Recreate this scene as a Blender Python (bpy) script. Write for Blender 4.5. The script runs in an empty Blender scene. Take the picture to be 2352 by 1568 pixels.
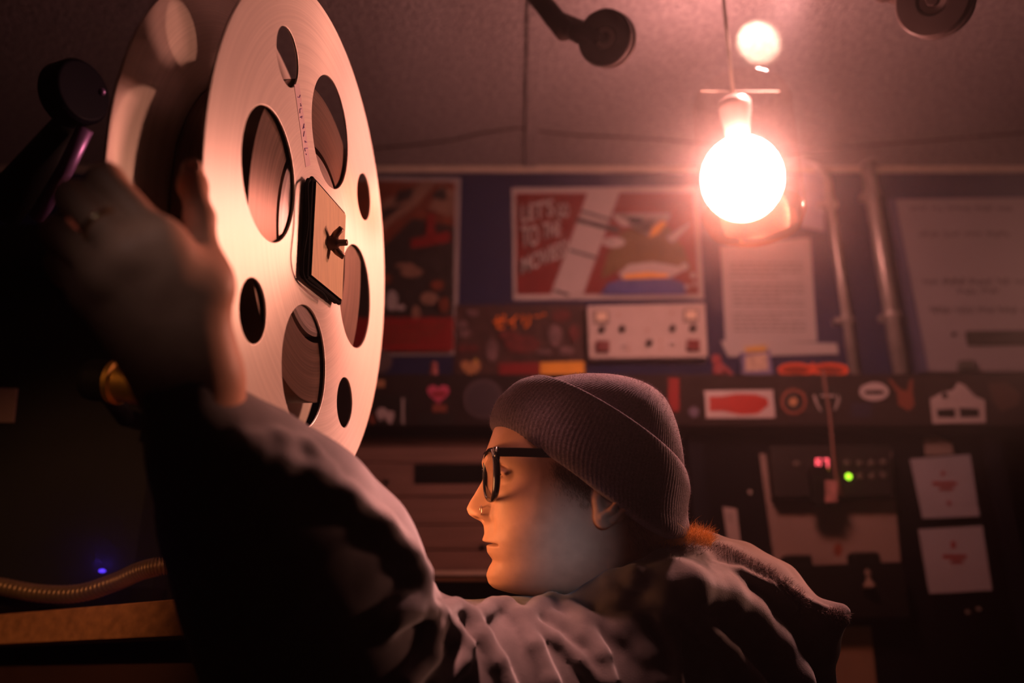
import bpy, math, random
import numpy as np
from mathutils import Vector, Matrix
from mathutils.bvhtree import BVHTree

random.seed(7); rng = np.random.default_rng(7)
scn = bpy.context.scene
COL = scn.collection

# ------------------------------------------------------------------ camera
FPX, CX, CY = 2050.0, 1176.0, 784.0
TH = math.radians(20.8)
CAM = np.array([0.0, 0.0, 1.40])
AX = np.array([1.0, 0, 0]); AF = np.array([0, math.cos(TH), math.sin(TH)]); AU = np.array([0, -math.sin(TH), math.cos(TH)])
WALL_Y, CEIL_Z = 1.90, 2.578

def vec(x, y, z):            # camera space (right, down, depth) as a direction
    return AX * x - AU * y + AF * z
def ray(px, py):
    return vec((px - CX) / FPX, (py - CY) / FPX, 1.0)
def cp(px, py, d):           # a point at depth d
    return CAM + ray(px, py) * d
def W(px, py, y):            # a point on the vertical plane at y
    r = ray(px, py); return CAM + r * ((y - CAM[1]) / r[1])
def Hz(px, py, z):           # a point on the level plane at z
    r = ray(px, py); return CAM + r * ((z - CAM[2]) / r[2])

cam_d = bpy.data.cameras.new('camera'); cam = bpy.data.objects.new('camera', cam_d); COL.objects.link(cam)
cam.location = CAM; cam.rotation_euler = (math.pi / 2 + TH, 0, 0)
cam_d.sensor_width = 36.0; cam_d.lens = FPX / 2352 * 36.0
cam_d.clip_start = 0.02
cam_d.dof.use_dof = True; cam_d.dof.focus_distance = 0.99; cam_d.dof.aperture_fstop = 2.0
scn.camera = cam

# --------------------------------------------------------------- materials
MATS = {}
def mat(name, col, rough=.6, metal=0.0, var=.10, scale=25, bump=0.0, bscale=150, bdist=.002, emit=None, estr=0.0, spec=.22, sheen=0.0, stretch=None, coat=0.0):
    if name in MATS: return MATS[name]
    m = bpy.data.materials.new(name); m.use_nodes = True
    nt = m.node_tree; N = nt.nodes; L = nt.links
    b = N['Principled BSDF']
    b.inputs['Roughness'].default_value = rough; b.inputs['Metallic'].default_value = metal
    b.inputs['Specular IOR Level'].default_value = spec
    if sheen: b.inputs['Sheen Weight'].default_value = sheen; b.inputs['Sheen Roughness'].default_value = .5
    if coat: b.inputs['Coat Weight'].default_value = coat
    tc = N.new('ShaderNodeTexCoord'); src = tc.outputs['Object']
    if stretch:
        mp = N.new('ShaderNodeMapping'); mp.inputs['Scale'].default_value = stretch
        L.new(src, mp.inputs['Vector']); src = mp.outputs['Vector']
    if var:
        nz = N.new('ShaderNodeTexNoise'); nz.inputs['Scale'].default_value = scale; nz.inputs['Detail'].default_value = 4
        L.new(src, nz.inputs['Vector'])
        rp = N.new('ShaderNodeValToRGB')
        rp.color_ramp.elements[0].position = .3; rp.color_ramp.elements[1].position = .7
        rp.color_ramp.elements[0].color = (*[c * (1 - var) for c in col], 1)
        rp.color_ramp.elements[1].color = (*[min(1, c * (1 + var)) for c in col], 1)
        L.new(nz.outputs['Fac'], rp.inputs['Fac']); L.new(rp.outputs['Color'], b.inputs['Base Color'])
    else:
        b.inputs['Base Color'].default_value = (*col, 1)
    if bump:
        nb = N.new('ShaderNodeTexNoise'); nb.inputs['Scale'].default_value = bscale; nb.inputs['Detail'].default_value = 3
        L.new(src, nb.inputs['Vector'])
        bp = N.new('ShaderNodeBump'); bp.inputs['Strength'].default_value = bump; bp.inputs['Distance'].default_value = bdist
        L.new(nb.outputs['Fac'], bp.inputs['Height']); L.new(bp.outputs['Normal'], b.inputs['Normal'])
    if emit:
        b.inputs['Emission Color'].default_value = (*emit, 1); b.inputs['Emission Strength'].default_value = estr
    MATS[name] = m; return m

def glass_mat(name, tint, gloss=.06):
    m = bpy.data.materials.new(name); m.use_nodes = True
    nt = m.node_tree; N = nt.nodes; L = nt.links; N.clear()
    out = N.new('ShaderNodeOutputMaterial'); mix = N.new('ShaderNodeMixShader')
    tr = N.new('ShaderNodeBsdfTransparent'); tr.inputs['Color'].default_value = (*tint, 1)
    gl = N.new('ShaderNodeBsdfGlossy'); gl.inputs['Roughness'].default_value = .08
    lw = N.new('ShaderNodeLayerWeight'); lw.inputs['Blend'].default_value = .25
    ml = N.new('ShaderNodeMath'); ml.operation = 'MULTIPLY'; ml.inputs[1].default_value = gloss * 4
    L.new(lw.outputs['Fresnel'], ml.inputs[0]); L.new(ml.outputs[0], mix.inputs['Fac'])
    L.new(tr.outputs[0], mix.inputs[1]); L.new(gl.outputs[0], mix.inputs[2]); L.new(mix.outputs[0], out.inputs['Surface'])
    return m

def reel_metal(name, col, rough, dirt=.12, metal=.72, aniso=.72):
    m = bpy.data.materials.new(name); m.use_nodes = True
    nt = m.node_tree; N = nt.nodes; L = nt.links; b = N['Principled BSDF']
    tc = N.new('ShaderNodeTexCoord')
    sx = N.new('ShaderNodeSeparateXYZ'); L.new(tc.outputs['Object'], sx.inputs[0])
    # radius and angle about the reel's axis: fine circular brushing
    ln = N.new('ShaderNodeVectorMath'); ln.operation = 'LENGTH'; L.new(tc.outputs['Object'], ln.inputs[0])
    at = N.new('ShaderNodeMath'); at.operation = 'ARCTAN2'; L.new(sx.outputs['Y'], at.inputs[0]); L.new(sx.outputs['X'], at.inputs[1])
    cb = N.new('ShaderNodeCombineXYZ')
    m1 = N.new('ShaderNodeMath'); m1.operation = 'MULTIPLY'; m1.inputs[1].default_value = 420; L.new(ln.outputs['Value'], m1.inputs[0])
    m2 = N.new('ShaderNodeMath'); m2.operation = 'MULTIPLY'; m2.inputs[1].default_value = .9; L.new(at.outputs[0], m2.inputs[0])
    L.new(m1.outputs[0], cb.inputs['X']); L.new(m2.outputs[0], cb.inputs['Y'])
    nz = N.new('ShaderNodeTexNoise'); nz.inputs['Scale'].default_value = 1.0; nz.inputs['Detail'].default_value = 5
    L.new(cb.outputs[0], nz.inputs['Vector'])
    rp = N.new('ShaderNodeValToRGB'); rp.color_ramp.elements[0].position = .25; rp.color_ramp.elements[1].position = .75
    rp.color_ramp.elements[0].color = (*[c * (1 - dirt) for c in col], 1); rp.color_ramp.elements[1].color = (*[min(1, c * (1 + dirt)) for c in col], 1)
    L.new(nz.outputs['Fac'], rp.inputs['Fac']); L.new(rp.outputs['Color'], b.inputs['Base Color'])
    b.inputs['Metallic'].default_value = metal; b.inputs['Roughness'].default_value = rough
    b.inputs['Anisotropic'].default_value = aniso; b.inputs['Anisotropic Rotation'].default_value = .25
    tg = N.new('ShaderNodeTangent'); tg.direction_type = 'RADIAL'; tg.axis = 'Z'; L.new(tg.outputs[0], b.inputs['Tangent'])
    bp = N.new('ShaderNodeBump'); bp.inputs['Strength'].default_value = .12; bp.inputs['Distance'].default_value = .0006
    L.new(nz.outputs['Fac'], bp.inputs['Height']); L.new(bp.outputs['Normal'], b.inputs['Normal'])
    return m

# ---------------------------------------------------------------- geometry
class Geo:
    def __init__(s): s.V = []; s.F = []; s.M = []
    def add(s, v, f, mi=0):
        o = len(s.V); s.V += [tuple(float(c) for c in p) for p in v]
        s.F += [tuple(int(i) + o for i in q) for q in f]; s.M += [mi] * len(f); return s
    def box(s, lo, hi, mi=0):
        (a, b, c), (d, e, f) = lo, hi
        v = [(a,b,c),(d,b,c),(d,e,c),(a,e,c),(a,b,f),(d,b,f),(d,e,f),(a,e,f)]
        return s.add(v, [(0,3,2,1),(4,5,6,7),(0,1,5,4),(1,2,6,5),(2,3,7,6),(3,0,4,7)], mi)
    def rbox(s, lo, hi, r, mi=0, n=4):      # box with rounded vertical section in x/z, extruded along y
        lo = np.array(lo); hi = np.array(hi); pts = []
        for (cx, cz, a0) in ((hi[0]-r, hi[2]-r, 0), (lo[0]+r, hi[2]-r, 90), (lo[0]+r, lo[2]+r, 180), (hi[0]-r, lo[2]+r, 270)):
            for k in range(n + 1):
                a = math.radians(a0 + 90 * k / n); pts.append((cx + r * math.cos(a), cz + r * math.sin(a)))
        m = len(pts)
        v = [(x, lo[1], z) for x, z in pts] + [(x, hi[1], z) for x, z in pts]
        f = [tuple(range(m))[::1], tuple(range(m, 2*m))[::-1]] + [(i, m+i, m+(i+1) % m, (i+1) % m) for i in range(m)]
        return s.add(v, f, mi)
    def prism(s, pts, dirv, mi=0):          # polygon of 3D points pushed along dirv
        m = len(pts); d = np.array(dirv)
        v = [tuple(p) for p in pts] + [tuple(np.array(p) + d) for p in pts]
        return s.add(v, [tuple(range(m)), tuple(range(2*m-1, m-1, -1))] + [(i, m+i, m+(i+1) % m, (i+1) % m) for i in range(m)], mi)
    def flat(s, pxs, y, th=.0012, mi=0):    # picture outline standing on the plane y, with thickness behind
        return s.prism([W(a, b, y) for a, b in pxs], (0, th, 0), mi)
    def tube(s, pts, r, n=12, mi=0, cap=True, closed=False):
        P = np.array(pts, float); k = len(P); R = np.broadcast_to(np.array(r, float), (k,))
        T = np.gradient(P, axis=0) if not closed else np.roll(P, -1, 0) - np.roll(P, 1, 0)
        T /= np.linalg.norm(T, axis=1)[:, None] + 1e-12
        up = np.array([0, 0, 1.0]) if abs(T[0][2]) < .9 else np.array([0, 1.0, 0])
        u = np.cross(T[0], up); u /= np.linalg.norm(u); V = []
        for i in range(k):
            u = u - T[i] * (u @ T[i]); u /= np.linalg.norm(u) + 1e-12; w = np.cross(T[i], u)
            for j in range(n):
                a = 2 * math.pi * j / n; V.append(P[i] + R[i] * (math.cos(a) * u + math.sin(a) * w))
        F = []
        for i in range(k if closed else k - 1):
            i2 = (i + 1) % k
            for j in range(n):
                j2 = (j + 1) % n; F.append((i*n+j, i*n+j2, i2*n+j2, i2*n+j))
        if cap and not closed: F += [tuple(range(n))[::-1], tuple((k-1)*n + j for j in range(n))]
        return s.add(V, F, mi)
    def lathe(s, prof, org, axis, n=48, mi=0):   # prof: (radius, height along axis)
        a = np.array(axis, float); a /= np.linalg.norm(a); u = np.cross(a, [0, 0, 1.0] if abs(a[2]) < .9 else [1.0, 0, 0]); u /= np.linalg.norm(u); w = np.cross(a, u)
        V = []; k = len(prof)
        for r, h in prof:
            for j in range(n):
                t = 2 * math.pi * j / n; V.append(np.array(org) + a * h + max(r, 1e-5) * (math.cos(t) * u + math.sin(t) * w))
        F = [(i*n+j, i*n+(j+1) % n, (i+1)*n+(j+1) % n, (i+1)*n+j) for i in range(k-1) for j in range(n)]
        return s.add(V, F, mi)
    def ball(s, c, r, n=24, mi=0, rz=None, frame=None):
        c = np.array(c); r = np.broadcast_to(np.array(r, float), (3,)); V = []; F = []
        fr = np.eye(3) if frame is None else np.array(frame)
        for i in range(n + 1):
            t = math.pi * i / n
            for j in range(2 * n):
                p = math.pi * j / n; V.append(c + (np.array([math.sin(t)*math.cos(p), math.sin(t)*math.sin(p), math.cos(t)]) * r) @ fr)
        for i in range(n):
            for j in range(2*n):
                j2 = (j+1) % (2*n); F.append((i*2*n+j, (i+1)*2*n+j, (i+1)*2*n+j2, i*2*n+j2))
        return s.add(V, F, mi)

WLOC = {}
def thing(name, label, cat, loc, group=None):
    o = bpy.data.objects.new(name, None); COL.objects.link(o); o.location = loc; o.empty_display_size = .05
    o['label'] = label; o['category'] = cat
    if group: o['group'] = group
    WLOC[o.name] = np.array(loc, float); return o
def part(name, g, m, parent=None, smooth=False, bevel=0, label=None, loc=None, frame=None):
    """one mesh object; geometry in world space (or in the given local frame)."""
    V = np.array(g.V, float)
    base = WLOC[parent.name] if parent is not None else None
    if frame is not None: org = np.array(loc)
    elif parent is not None: org = base
    else: org = np.array([(V[:,0].min()+V[:,0].max())/2, (V[:,1].min()+V[:,1].max())/2, V[:,2].min()])
    me = bpy.data.meshes.new(name)
    me.from_pydata([tuple(p) for p in (V if frame is not None else V - org)], [], g.F)
    ms = m if isinstance(m, (list, tuple)) else [m]
    for mm in ms: me.materials.append(mm)
    if len(ms) > 1: me.polygons.foreach_set('material_index', g.M)
    if smooth: me.polygons.foreach_set('use_smooth', [True] * len(me.polygons))
    me.update(); o = bpy.data.objects.new(name, me); COL.objects.link(o)
    if parent is not None: o.parent = parent
    if frame is not None:
        o.matrix_local = Matrix.Translation(Vector(org - (base if base is not None else 0))) @ frame.to_4x4()
    else:
        o.location = org - base if base is not None else org
    WLOC[o.name] = org
    if bevel:
        b = o.modifiers.new('bevel', 'BEVEL'); b.width = bevel; b.segments = 2; b.limit_method = 'ANGLE'; b.angle_limit = math.radians(40)
    if label: o['label'] = label
    return o
def tag(o, label, cat, group=None):
    o['label'] = label; o['category'] = cat
    if group: o['group'] = group
    return o
def struct(name, g, m, **k):
    o = part(name, g, m, **k); o['kind'] = 'structure'; return o

DG = None
def curve_mesh(loops, half, bev=0.0, res=2):
    """flat outlines (first = outer, rest = holes) as a solid plate; returns Geo in its own plane."""
    cu = bpy.data.curves.new('plate', 'CURVE'); cu.dimensions = '2D'; cu.fill_mode = 'BOTH'; cu.extrude = max(half - bev, 1e-5); cu.bevel_depth = bev; cu.bevel_resolution = res
    for lp in loops:
        sp = cu.splines.new('POLY'); sp.points.add(len(lp) - 1)
        for p, (x, y) in zip(sp.points, lp): p.co = (x, y, 0, 1)
        sp.use_cyclic_u = True
    o = bpy.data.objects.new('plate', cu); COL.objects.link(o)
    dg = bpy.context.evaluated_depsgraph_get(); me = bpy.data.meshes.new_from_object(o.evaluated_get(dg))
    g = Geo().add([v.co[:] for v in me.vertices], [p.vertices[:] for p in me.polygons])
    bpy.data.objects.remove(o); bpy.data.curves.remove(cu); bpy.data.meshes.remove(me); return g
def text_geo(s, x0, y0, x1, y1, y, th=.0006, slope=0.0, mi=0, g=None, bold=0.0):
    """lettering filling a picture box on the wall plane y; slope = rise per unit run."""
    cu = bpy.data.curves.new('letters', 'FONT'); cu.body = s; cu.size = 1; cu.extrude = .01; cu.offset = bold
    o = bpy.data.objects.new('letters', cu); COL.objects.link(o)
    dg = bpy.context.evaluated_depsgraph_get(); me = bpy.data.meshes.new_from_object(o.evaluated_get(dg))
    V = np.array([v.co[:] for v in me.vertices]); F = [p.vertices[:] for p in me.polygons]
    bpy.data.objects.remove(o); bpy.data.curves.remove(cu); bpy.data.meshes.remove(me)
    if g is None: g = Geo()
    if len(V) == 0: return g
    lo, hi = V.min(0), V.max(0); u = (V[:,0]-lo[0])/(hi[0]-lo[0]); v = (V[:,1]-lo[1])/(hi[1]-lo[1]); w = (V[:,2]-lo[2])/(hi[2]-lo[2]+1e-9)
    out = [W(x0 + (x1-x0)*a, y1 + (y0-y1)*b - slope*(x1-x0)*a, y) + np.array([0, th*(1-c), 0]) for a, b, c in zip(u, v, w)]
    return g.add(out, F, mi)

# --------------------------------------------------- signed-distance solids
class Solid:
    """union of tapered capsules and ellipsoids, rounded into one another, meshed as one surface."""
    def __init__(s): s.P = []
    def cap(s, a, b, ra, rb=None, k=.01, neg=False):
        s.P.append(('c', np.array(a, float), np.array(b, float), float(ra), float(ra if rb is None else rb), k, neg)); return s
    def chain(s, pts, rs, k=.01, neg=False):
        rs = [rs] * len(pts) if np.isscalar(rs) else rs
        for i in range(len(pts) - 1): s.cap(pts[i], pts[i+1], rs[i], rs[i+1], k, neg)
        return s
    def ell(s, c, r, k=.01, neg=False, frame=None):
        s.P.append(('e', np.array(c, float), np.array(r, float), np.eye(3) if frame is None else np.array(frame, float), float(max(r)), k, neg)); return s
    @staticmethod
    def dist(p, X):
        if p[0] == 'c':
            a, b, ra, rb = p[1:5]; ab = b - a; t = np.clip(((X - a) @ ab) / max(ab @ ab, 1e-12), 0, 1)
            return np.linalg.norm(X - a - t[..., None] * ab, axis=-1) - (ra + (rb - ra) * t)
        c, r, fr = p[1:4]; q = (X - c) @ fr.T; k0 = np.linalg.norm(q / r, axis=-1); k1 = np.linalg.norm(q / (r * r), axis=-1)
        return k0 * (k0 - 1) / np.maximum(k1, 1e-9)
    @staticmethod
    def blend(F, d, k, neg):
        if neg:
            h = np.maximum(k - np.abs(F + d), 0) / k; return np.maximum(F, -d) + h * h * k / 4
        h = np.maximum(k - np.abs(F - d), 0) / k; return np.minimum(F, d) - h * h * k / 4
    def eval(s, X):
        F = np.full(X.shape[:-1], 10.0)
        for p in s.P: F = s.blend(F, s.dist(p, X), p[5], p[6])
        return F
    def box(s, p):
        if p[0] == 'c':
            r = max(p[3], p[4]); return np.minimum(p[1], p[2]) - r, np.maximum(p[1], p[2]) + r
        return p[1] - p[4], p[1] + p[4]
    def mesh(s, h, lo=None, hi=None, post=None, smooth=1):
        L = np.min([s.box(p)[0] for p in s.P if not p[6]], 0) - 3*h; H = np.max([s.box(p)[1] for p in s.P if not p[6]], 0) + 3*h
        if lo is not None: L = np.maximum(L, lo)
        if hi is not None: H = np.minimum(H, hi)
        n = np.ceil((H - L) / h).astype(int) + 1
        ax = [L[i] + h * np.arange(n[i]) for i in range(3)]
        F = np.full(n, .05, np.float32)
        for p in s.P:
            b0, b1 = s.box(p); m = p[5] + .03
            i0 = np.clip(((b0 - m - L) / h).astype(int), 0, n - 1); i1 = np.clip(((b1 + m - L) / h).astype(int) + 2, 1, n)
            if np.any(i1 <= i0): continue
            sl = tuple(slice(a, b) for a, b in zip(i0, i1))
            X = np.stack(np.meshgrid(*[ax[i][sl[i]] for i in range(3)], indexing='ij'), -1)
            F[sl] = s.blend(F[sl], s.dist(p, X), p[5], p[6])
        if post is not None: F = post(F, ax)
        # close the solid at the borders of the grid
        for i in range(3):
            q = [slice(None)] * 3; q[i] = 0; F[tuple(q)] = .05; q[i] = -1; F[tuple(q)] = .05
        return nets(F, L, h, smooth)

def nets(F, L, h, smooth=1):
    S = F < 0; n = np.array(F.shape); c = n - 1
    def cor(i, j, k): return F[i:i+c[0], j:j+c[1], k:k+c[2]]
    cnt = np.zeros(c, np.int16); acc = np.zeros(tuple(c) + (3,), np.float32)
    mix = np.zeros(c, bool); s0 = cor(0,0,0) < 0
    for i in (0,1):
        for j in (0,1):
            for k in (0,1): mix |= (cor(i,j,k) < 0) != s0
    idx = np.argwhere(mix); I, J, K = idx.T
    cnt = np.zeros(len(idx)); acc = np.zeros((len(idx), 3))
    for a in range(3):
        for u in (0,1):
            for v in (0,1):
                o0 = [0,0,0]; o0[(a+1) % 3] = u; o0[(a+2) % 3] = v; o1 = list(o0); o1[a] = 1
                f0 = F[I+o0[0], J+o0[1], K+o0[2]]; f1 = F[I+o1[0], J+o1[1], K+o1[2]]
                x = (f0 < 0) != (f1 < 0); t = np.where(x, f0 / np.where(x, f0 - f1, 1), 0)
                pos = np.tile(np.array(o0, float), (len(idx), 1)); pos[:, a] = t
                acc[x] += pos[x]; cnt[x] += 1
    P = L + h * (idx + acc / cnt[:, None])
    vid = np.full(c, -1, np.int64); vid[I, J, K] = np.arange(len(idx)); faces = []
    for a in range(3):
        b_, c_ = (a+1) % 3, (a+2) % 3
        A = [slice(None)] * 3; B = [slice(None)] * 3
        A[a] = slice(0, -1); B[a] = slice(1, None)
        for q in (b_, c_): A[q] = slice(1, -1); B[q] = slice(1, -1)
        sa, sb = S[tuple(A)], S[tuple(B)]; E = np.argwhere(sa != sb)
        if len(E) == 0: continue
        fl = sa[tuple(E.T)]; E = E.copy(); E[:, b_] += 1; E[:, c_] += 1
        def g(db, dc):
            q = E.copy(); q[:, b_] -= db; q[:, c_] -= dc; return vid[q[:,0], q[:,1], q[:,2]]
        Q = np.stack([g(1,1), g(0,1), g(0,0), g(1,0)], 1); Q[~fl] = Q[~fl][:, ::-1]; faces.append(Q)
    Q = np.concatenate(faces); Q = Q[(Q >= 0).all(1)]
    for _ in range(smooth):
        s_ = np.zeros_like(P); w = np.zeros(len(P))
        for i in range(4):
            a, b = Q[:, i], Q[:, (i+1) % 4]
            np.add.at(s_, a, P[b]); np.add.at(w, a, 1); np.add.at(s_, b, P[a]); np.add.at(w, b, 1)
        P = P * .5 + .5 * s_ / np.maximum(w, 1)[:, None]
    g = Geo(); g.V = [tuple(p) for p in P.tolist()]; g.F = [tuple(q) for q in Q.tolist()]; g.M = [0] * len(g.F); return g

def circ(cx, cy, r, n=40, ry=None):
    ry = r if ry is None else ry
    return [(cx + r * math.cos(2*math.pi*i/n), cy + ry * math.sin(2*math.pi*i/n)) for i in range(n)]
def heart(cx, cy, s):
    return [(cx + s/17 * 16*math.sin(t)**3, cy - s/17 * (13*math.cos(t) - 5*math.cos(2*t) - 2*math.cos(3*t) - math.cos(4*t))) for t in [2*math.pi*i/48 for i in range(48)]]
def rect(x0, y0, x1, y1): return [(x0, y1), (x1, y1), (x1, y0), (x0, y0)]
def strands(roots, dirs, length, width, curl=.4, segs=3, g=None):
    g = g or Geo()
    for p, d in zip(roots, dirs):
        p = np.array(p, float); d = np.array(d, float); d /= np.linalg.norm(d)
        l = length * random.uniform(.5, 1.3); sd = np.cross(d, [random.uniform(-1,1), random.uniform(-1,1), random.uniform(-1,1)]); sd /= np.linalg.norm(sd) + 1e-9
        b = np.cross(d, sd); vs = []; q = p.copy()
        for i in range(segs + 1):
            w = width * (1 - .75 * i / segs); vs += [q - b * w/2, q + b * w/2, q + sd * w * .8]
            q = q + d * l / segs; d = d + sd * curl * random.uniform(.2, 1) / segs; d /= np.linalg.norm(d)
        fs = []
        for i in range(segs):
            for a in range(3): fs.append((i*3+a, i*3+(a+1) % 3, i*3+3+(a+1) % 3, i*3+3+a))
        g.add(vs, fs)
    return g

# ------------------------------------------------------------ the room
m_ceil = mat('ceiling_plaster', (.275, .243, .25), .95, var=.34, scale=95, bump=1.0, bscale=150, bdist=.008, spec=.1)
m_wall = mat('navy_wall_paint', (.018, .022, .070), .85, var=.12, scale=6, bump=.15, bscale=60, spec=.05)
m_dark = mat('dark_wall_paint', (.015, .013, .016), .8, var=.15, scale=5)
m_floor = mat('floor_vinyl', (.03, .025, .022), .6, var=.2, scale=8)
m_cream = mat('cream_trim_paint', (.5, .44, .36), .6)
m_white = mat('white_paper', (.40, .38, .39), .8, var=.04, scale=12)
m_offw = mat('offwhite_paper', (.30, .28, .29), .8, var=.06, scale=10)
m_ink = mat('dark_ink', (.03, .03, .035), .8, var=0)
m_grey = mat('grey_print', (.25, .24, .25), .8)
m_red = mat('red_print', (.20, .008, .007), .7, var=.12)
m_dred = mat('deep_red_print', (.20, .012, .012), .7, var=.12)
m_orange = mat('orange_print', (.70, .20, .03), .7, var=.12)
m_yellow = mat('yellow_print', (.75, .36, .04), .7, var=.1)
m_black = mat('black_steel', (.006, .006, .007), .55, var=.2, scale=12, spec=.12)
m_matblack = mat('matte_black', (.007, .007, .007), .9, var=.2, spec=.05)
m_steel = mat('grey_conduit', (.42, .39, .38), .38, metal=.6, var=.15)
m_blue = mat('blue_print', (.05, .06, .22), .7, var=.12)

x0, x1, y0 = -1.75, 1.75, -1.3
struct('ceiling', Geo().box((x0, y0, CEIL_Z), (x1, WALL_Y, CEIL_Z + .08)), m_ceil)
struct('floor', Geo().box((x0, y0, -.08), (x1, WALL_Y, 0)), m_floor)
struct('wall_back', Geo().box((x0, WALL_Y, 0), (x1, WALL_Y + .08, CEIL_Z)), m_wall)
struct('wall_left', Geo().box((x0 - .08, y0, 0), (x0, WALL_Y, CEIL_Z)), m_dark)
struct('wall_right', Geo().box((x1, y0, 0), (x1 + .08, WALL_Y, CEIL_Z)), m_dark)
struct('wall_front', Geo().box((x0, y0 - .08, 0), (x1, y0, CEIL_Z)), m_dark)
struct('trim_1', Geo().box((x0, WALL_Y - .012, CEIL_Z - .016), (x1, WALL_Y, CEIL_Z)), m_cream, bevel=.003)
bx0, bx1 = Hz(1208, 200, CEIL_Z)[0], Hz(1242, 200, CEIL_Z)[0]
struct('trim_2', Geo().box((bx0, .4, CEIL_Z - .007), (bx1, WALL_Y - .012, CEIL_Z)), m_ceil, bevel=.002)

# a thin cable tacked along the ceiling
wp = [(780, 352), (870, 340), (960, 332), (1040, 322), (1110, 305), (1190, 294), (1260, 304), (1330, 311), (1450, 316), (1560, 324), (1720, 338), (1880, 345), (2000, 333), (2120, 325), (2250, 314), (2400, 300)]
tag(part('ceiling_cable', Geo().tube([Hz(a, b, CEIL_Z - .004) for a, b in wp], .0028, 8), mat('brown_cable', (.07, .045, .04), .6), smooth=True),
    'thin dark cable running loosely along the ceiling above the posters', 'cable')

# ------------------------------------------------------------ posters
def art(g, pts, y, lay, mi): return g.flat(pts, y - .0007 * lay, .0006, mi)
PY = WALL_Y - .004
def sheet(name, corners, label, cat, mats, layers, y=PY, group=None):
    g = Geo().flat(corners, y, .002, 0)
    o = part(name, g, mats[0]); tag(o, label, cat, group)
    if layers:
        a = Geo()
        for i, (pts, mi) in enumerate(layers): art(a, pts, y - .0004, i + 1, mi - 1)
        part('printed_artwork', a, list(mats[1:]), o)
    return o
# "LET'S GO TO THE MOVIES!"
m_cartoon = mat('olive_print', (.13, .075, .02), .7, var=.2); m_postw = mat('poster_white', (.40, .36, .36), .7, var=.05); m_postred = mat('poster_red', (.17, .012, .010), .7, var=.15)
movie = sheet('movie_poster', [(1179, 689), (1617, 685), (1601, 428), (1175, 431)], "wide red poster with a white film strip and hand lettering about going to the movies", 'poster',
    [m_postw, m_postred, m_postw, m_ink, m_cartoon, m_yellow, m_blue, m_grey],
    [([(1187, 675), (1605, 675), (1592, 441), (1185, 444)], 1),
     ([(1265, 675), (1340, 675), (1425, 436), (1352, 436)], 2),
     ([(1333, 487), (1400, 507), (1403, 502), (1336, 482)], 3), ([(1307, 576), (1368, 594), (1370, 589), (1309, 571)], 3), ([(1272, 668), (1305, 680), (1308, 675), (1275, 664)], 3),
     ([(1380, 640), (1395, 585), (1425, 535), (1480, 512), (1535, 520), (1570, 570), (1588, 622), (1560, 612), (1440, 612)], 4),
     ([(1322, 508), (1420, 535), (1424, 524), (1330, 500)], 3),
     (circ(1410, 556, 26, 24, 12), 2), (circ(1402, 556, 9, 16, 4), 7),
     ([(1410, 500), (1430, 520), (1470, 516), (1500, 500), (1540, 492), (1530, 515), (1490, 540), (1540, 490), (1410, 490)], 2),
     (circ(1460, 506, 17, 20, 9), 3),
     ([(1490, 545), (1512, 537), (1533, 512), (1522, 506), (1498, 520)], 5),
     ([(1529, 545), (1545, 558), (1588, 512), (1582, 512)], 2),
     ([(1420, 628), (1445, 607), (1500, 601), (1560, 612), (1572, 620), (1536, 640), (1430, 640)], 2),
     ([(1430, 641), (1533, 640), (1536, 630), (1490, 624), (1434, 630)], 5),
     ([(1380, 676), (1575, 676), (1572, 650), (1536, 638), (1430, 641), (1395, 650)], 6),
     (circ(1572, 612, 9, 14), 2), (circ(1592, 632, 7, 14), 2), (circ(1578, 658, 6, 14), 2), (circ(1595, 652, 5, 14), 2)])
tg = Geo()
LY = PY - .0145
for s_, a, b, c, d, sl in (("LET'S", 1197, 470, 1272, 512, .22), ('GO', 1280, 468, 1307, 500, .05), ('TO', 1197, 519, 1238, 568, .10), ('THE', 1246, 512, 1288, 548, .15), ('MOVIES!', 1198, 592, 1304, 630, .42)):
    text_geo(s_, a, b, c, d, LY, .0006, sl, 0, tg, .02)
part('hand_lettering', tg, m_postw, movie)

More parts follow.
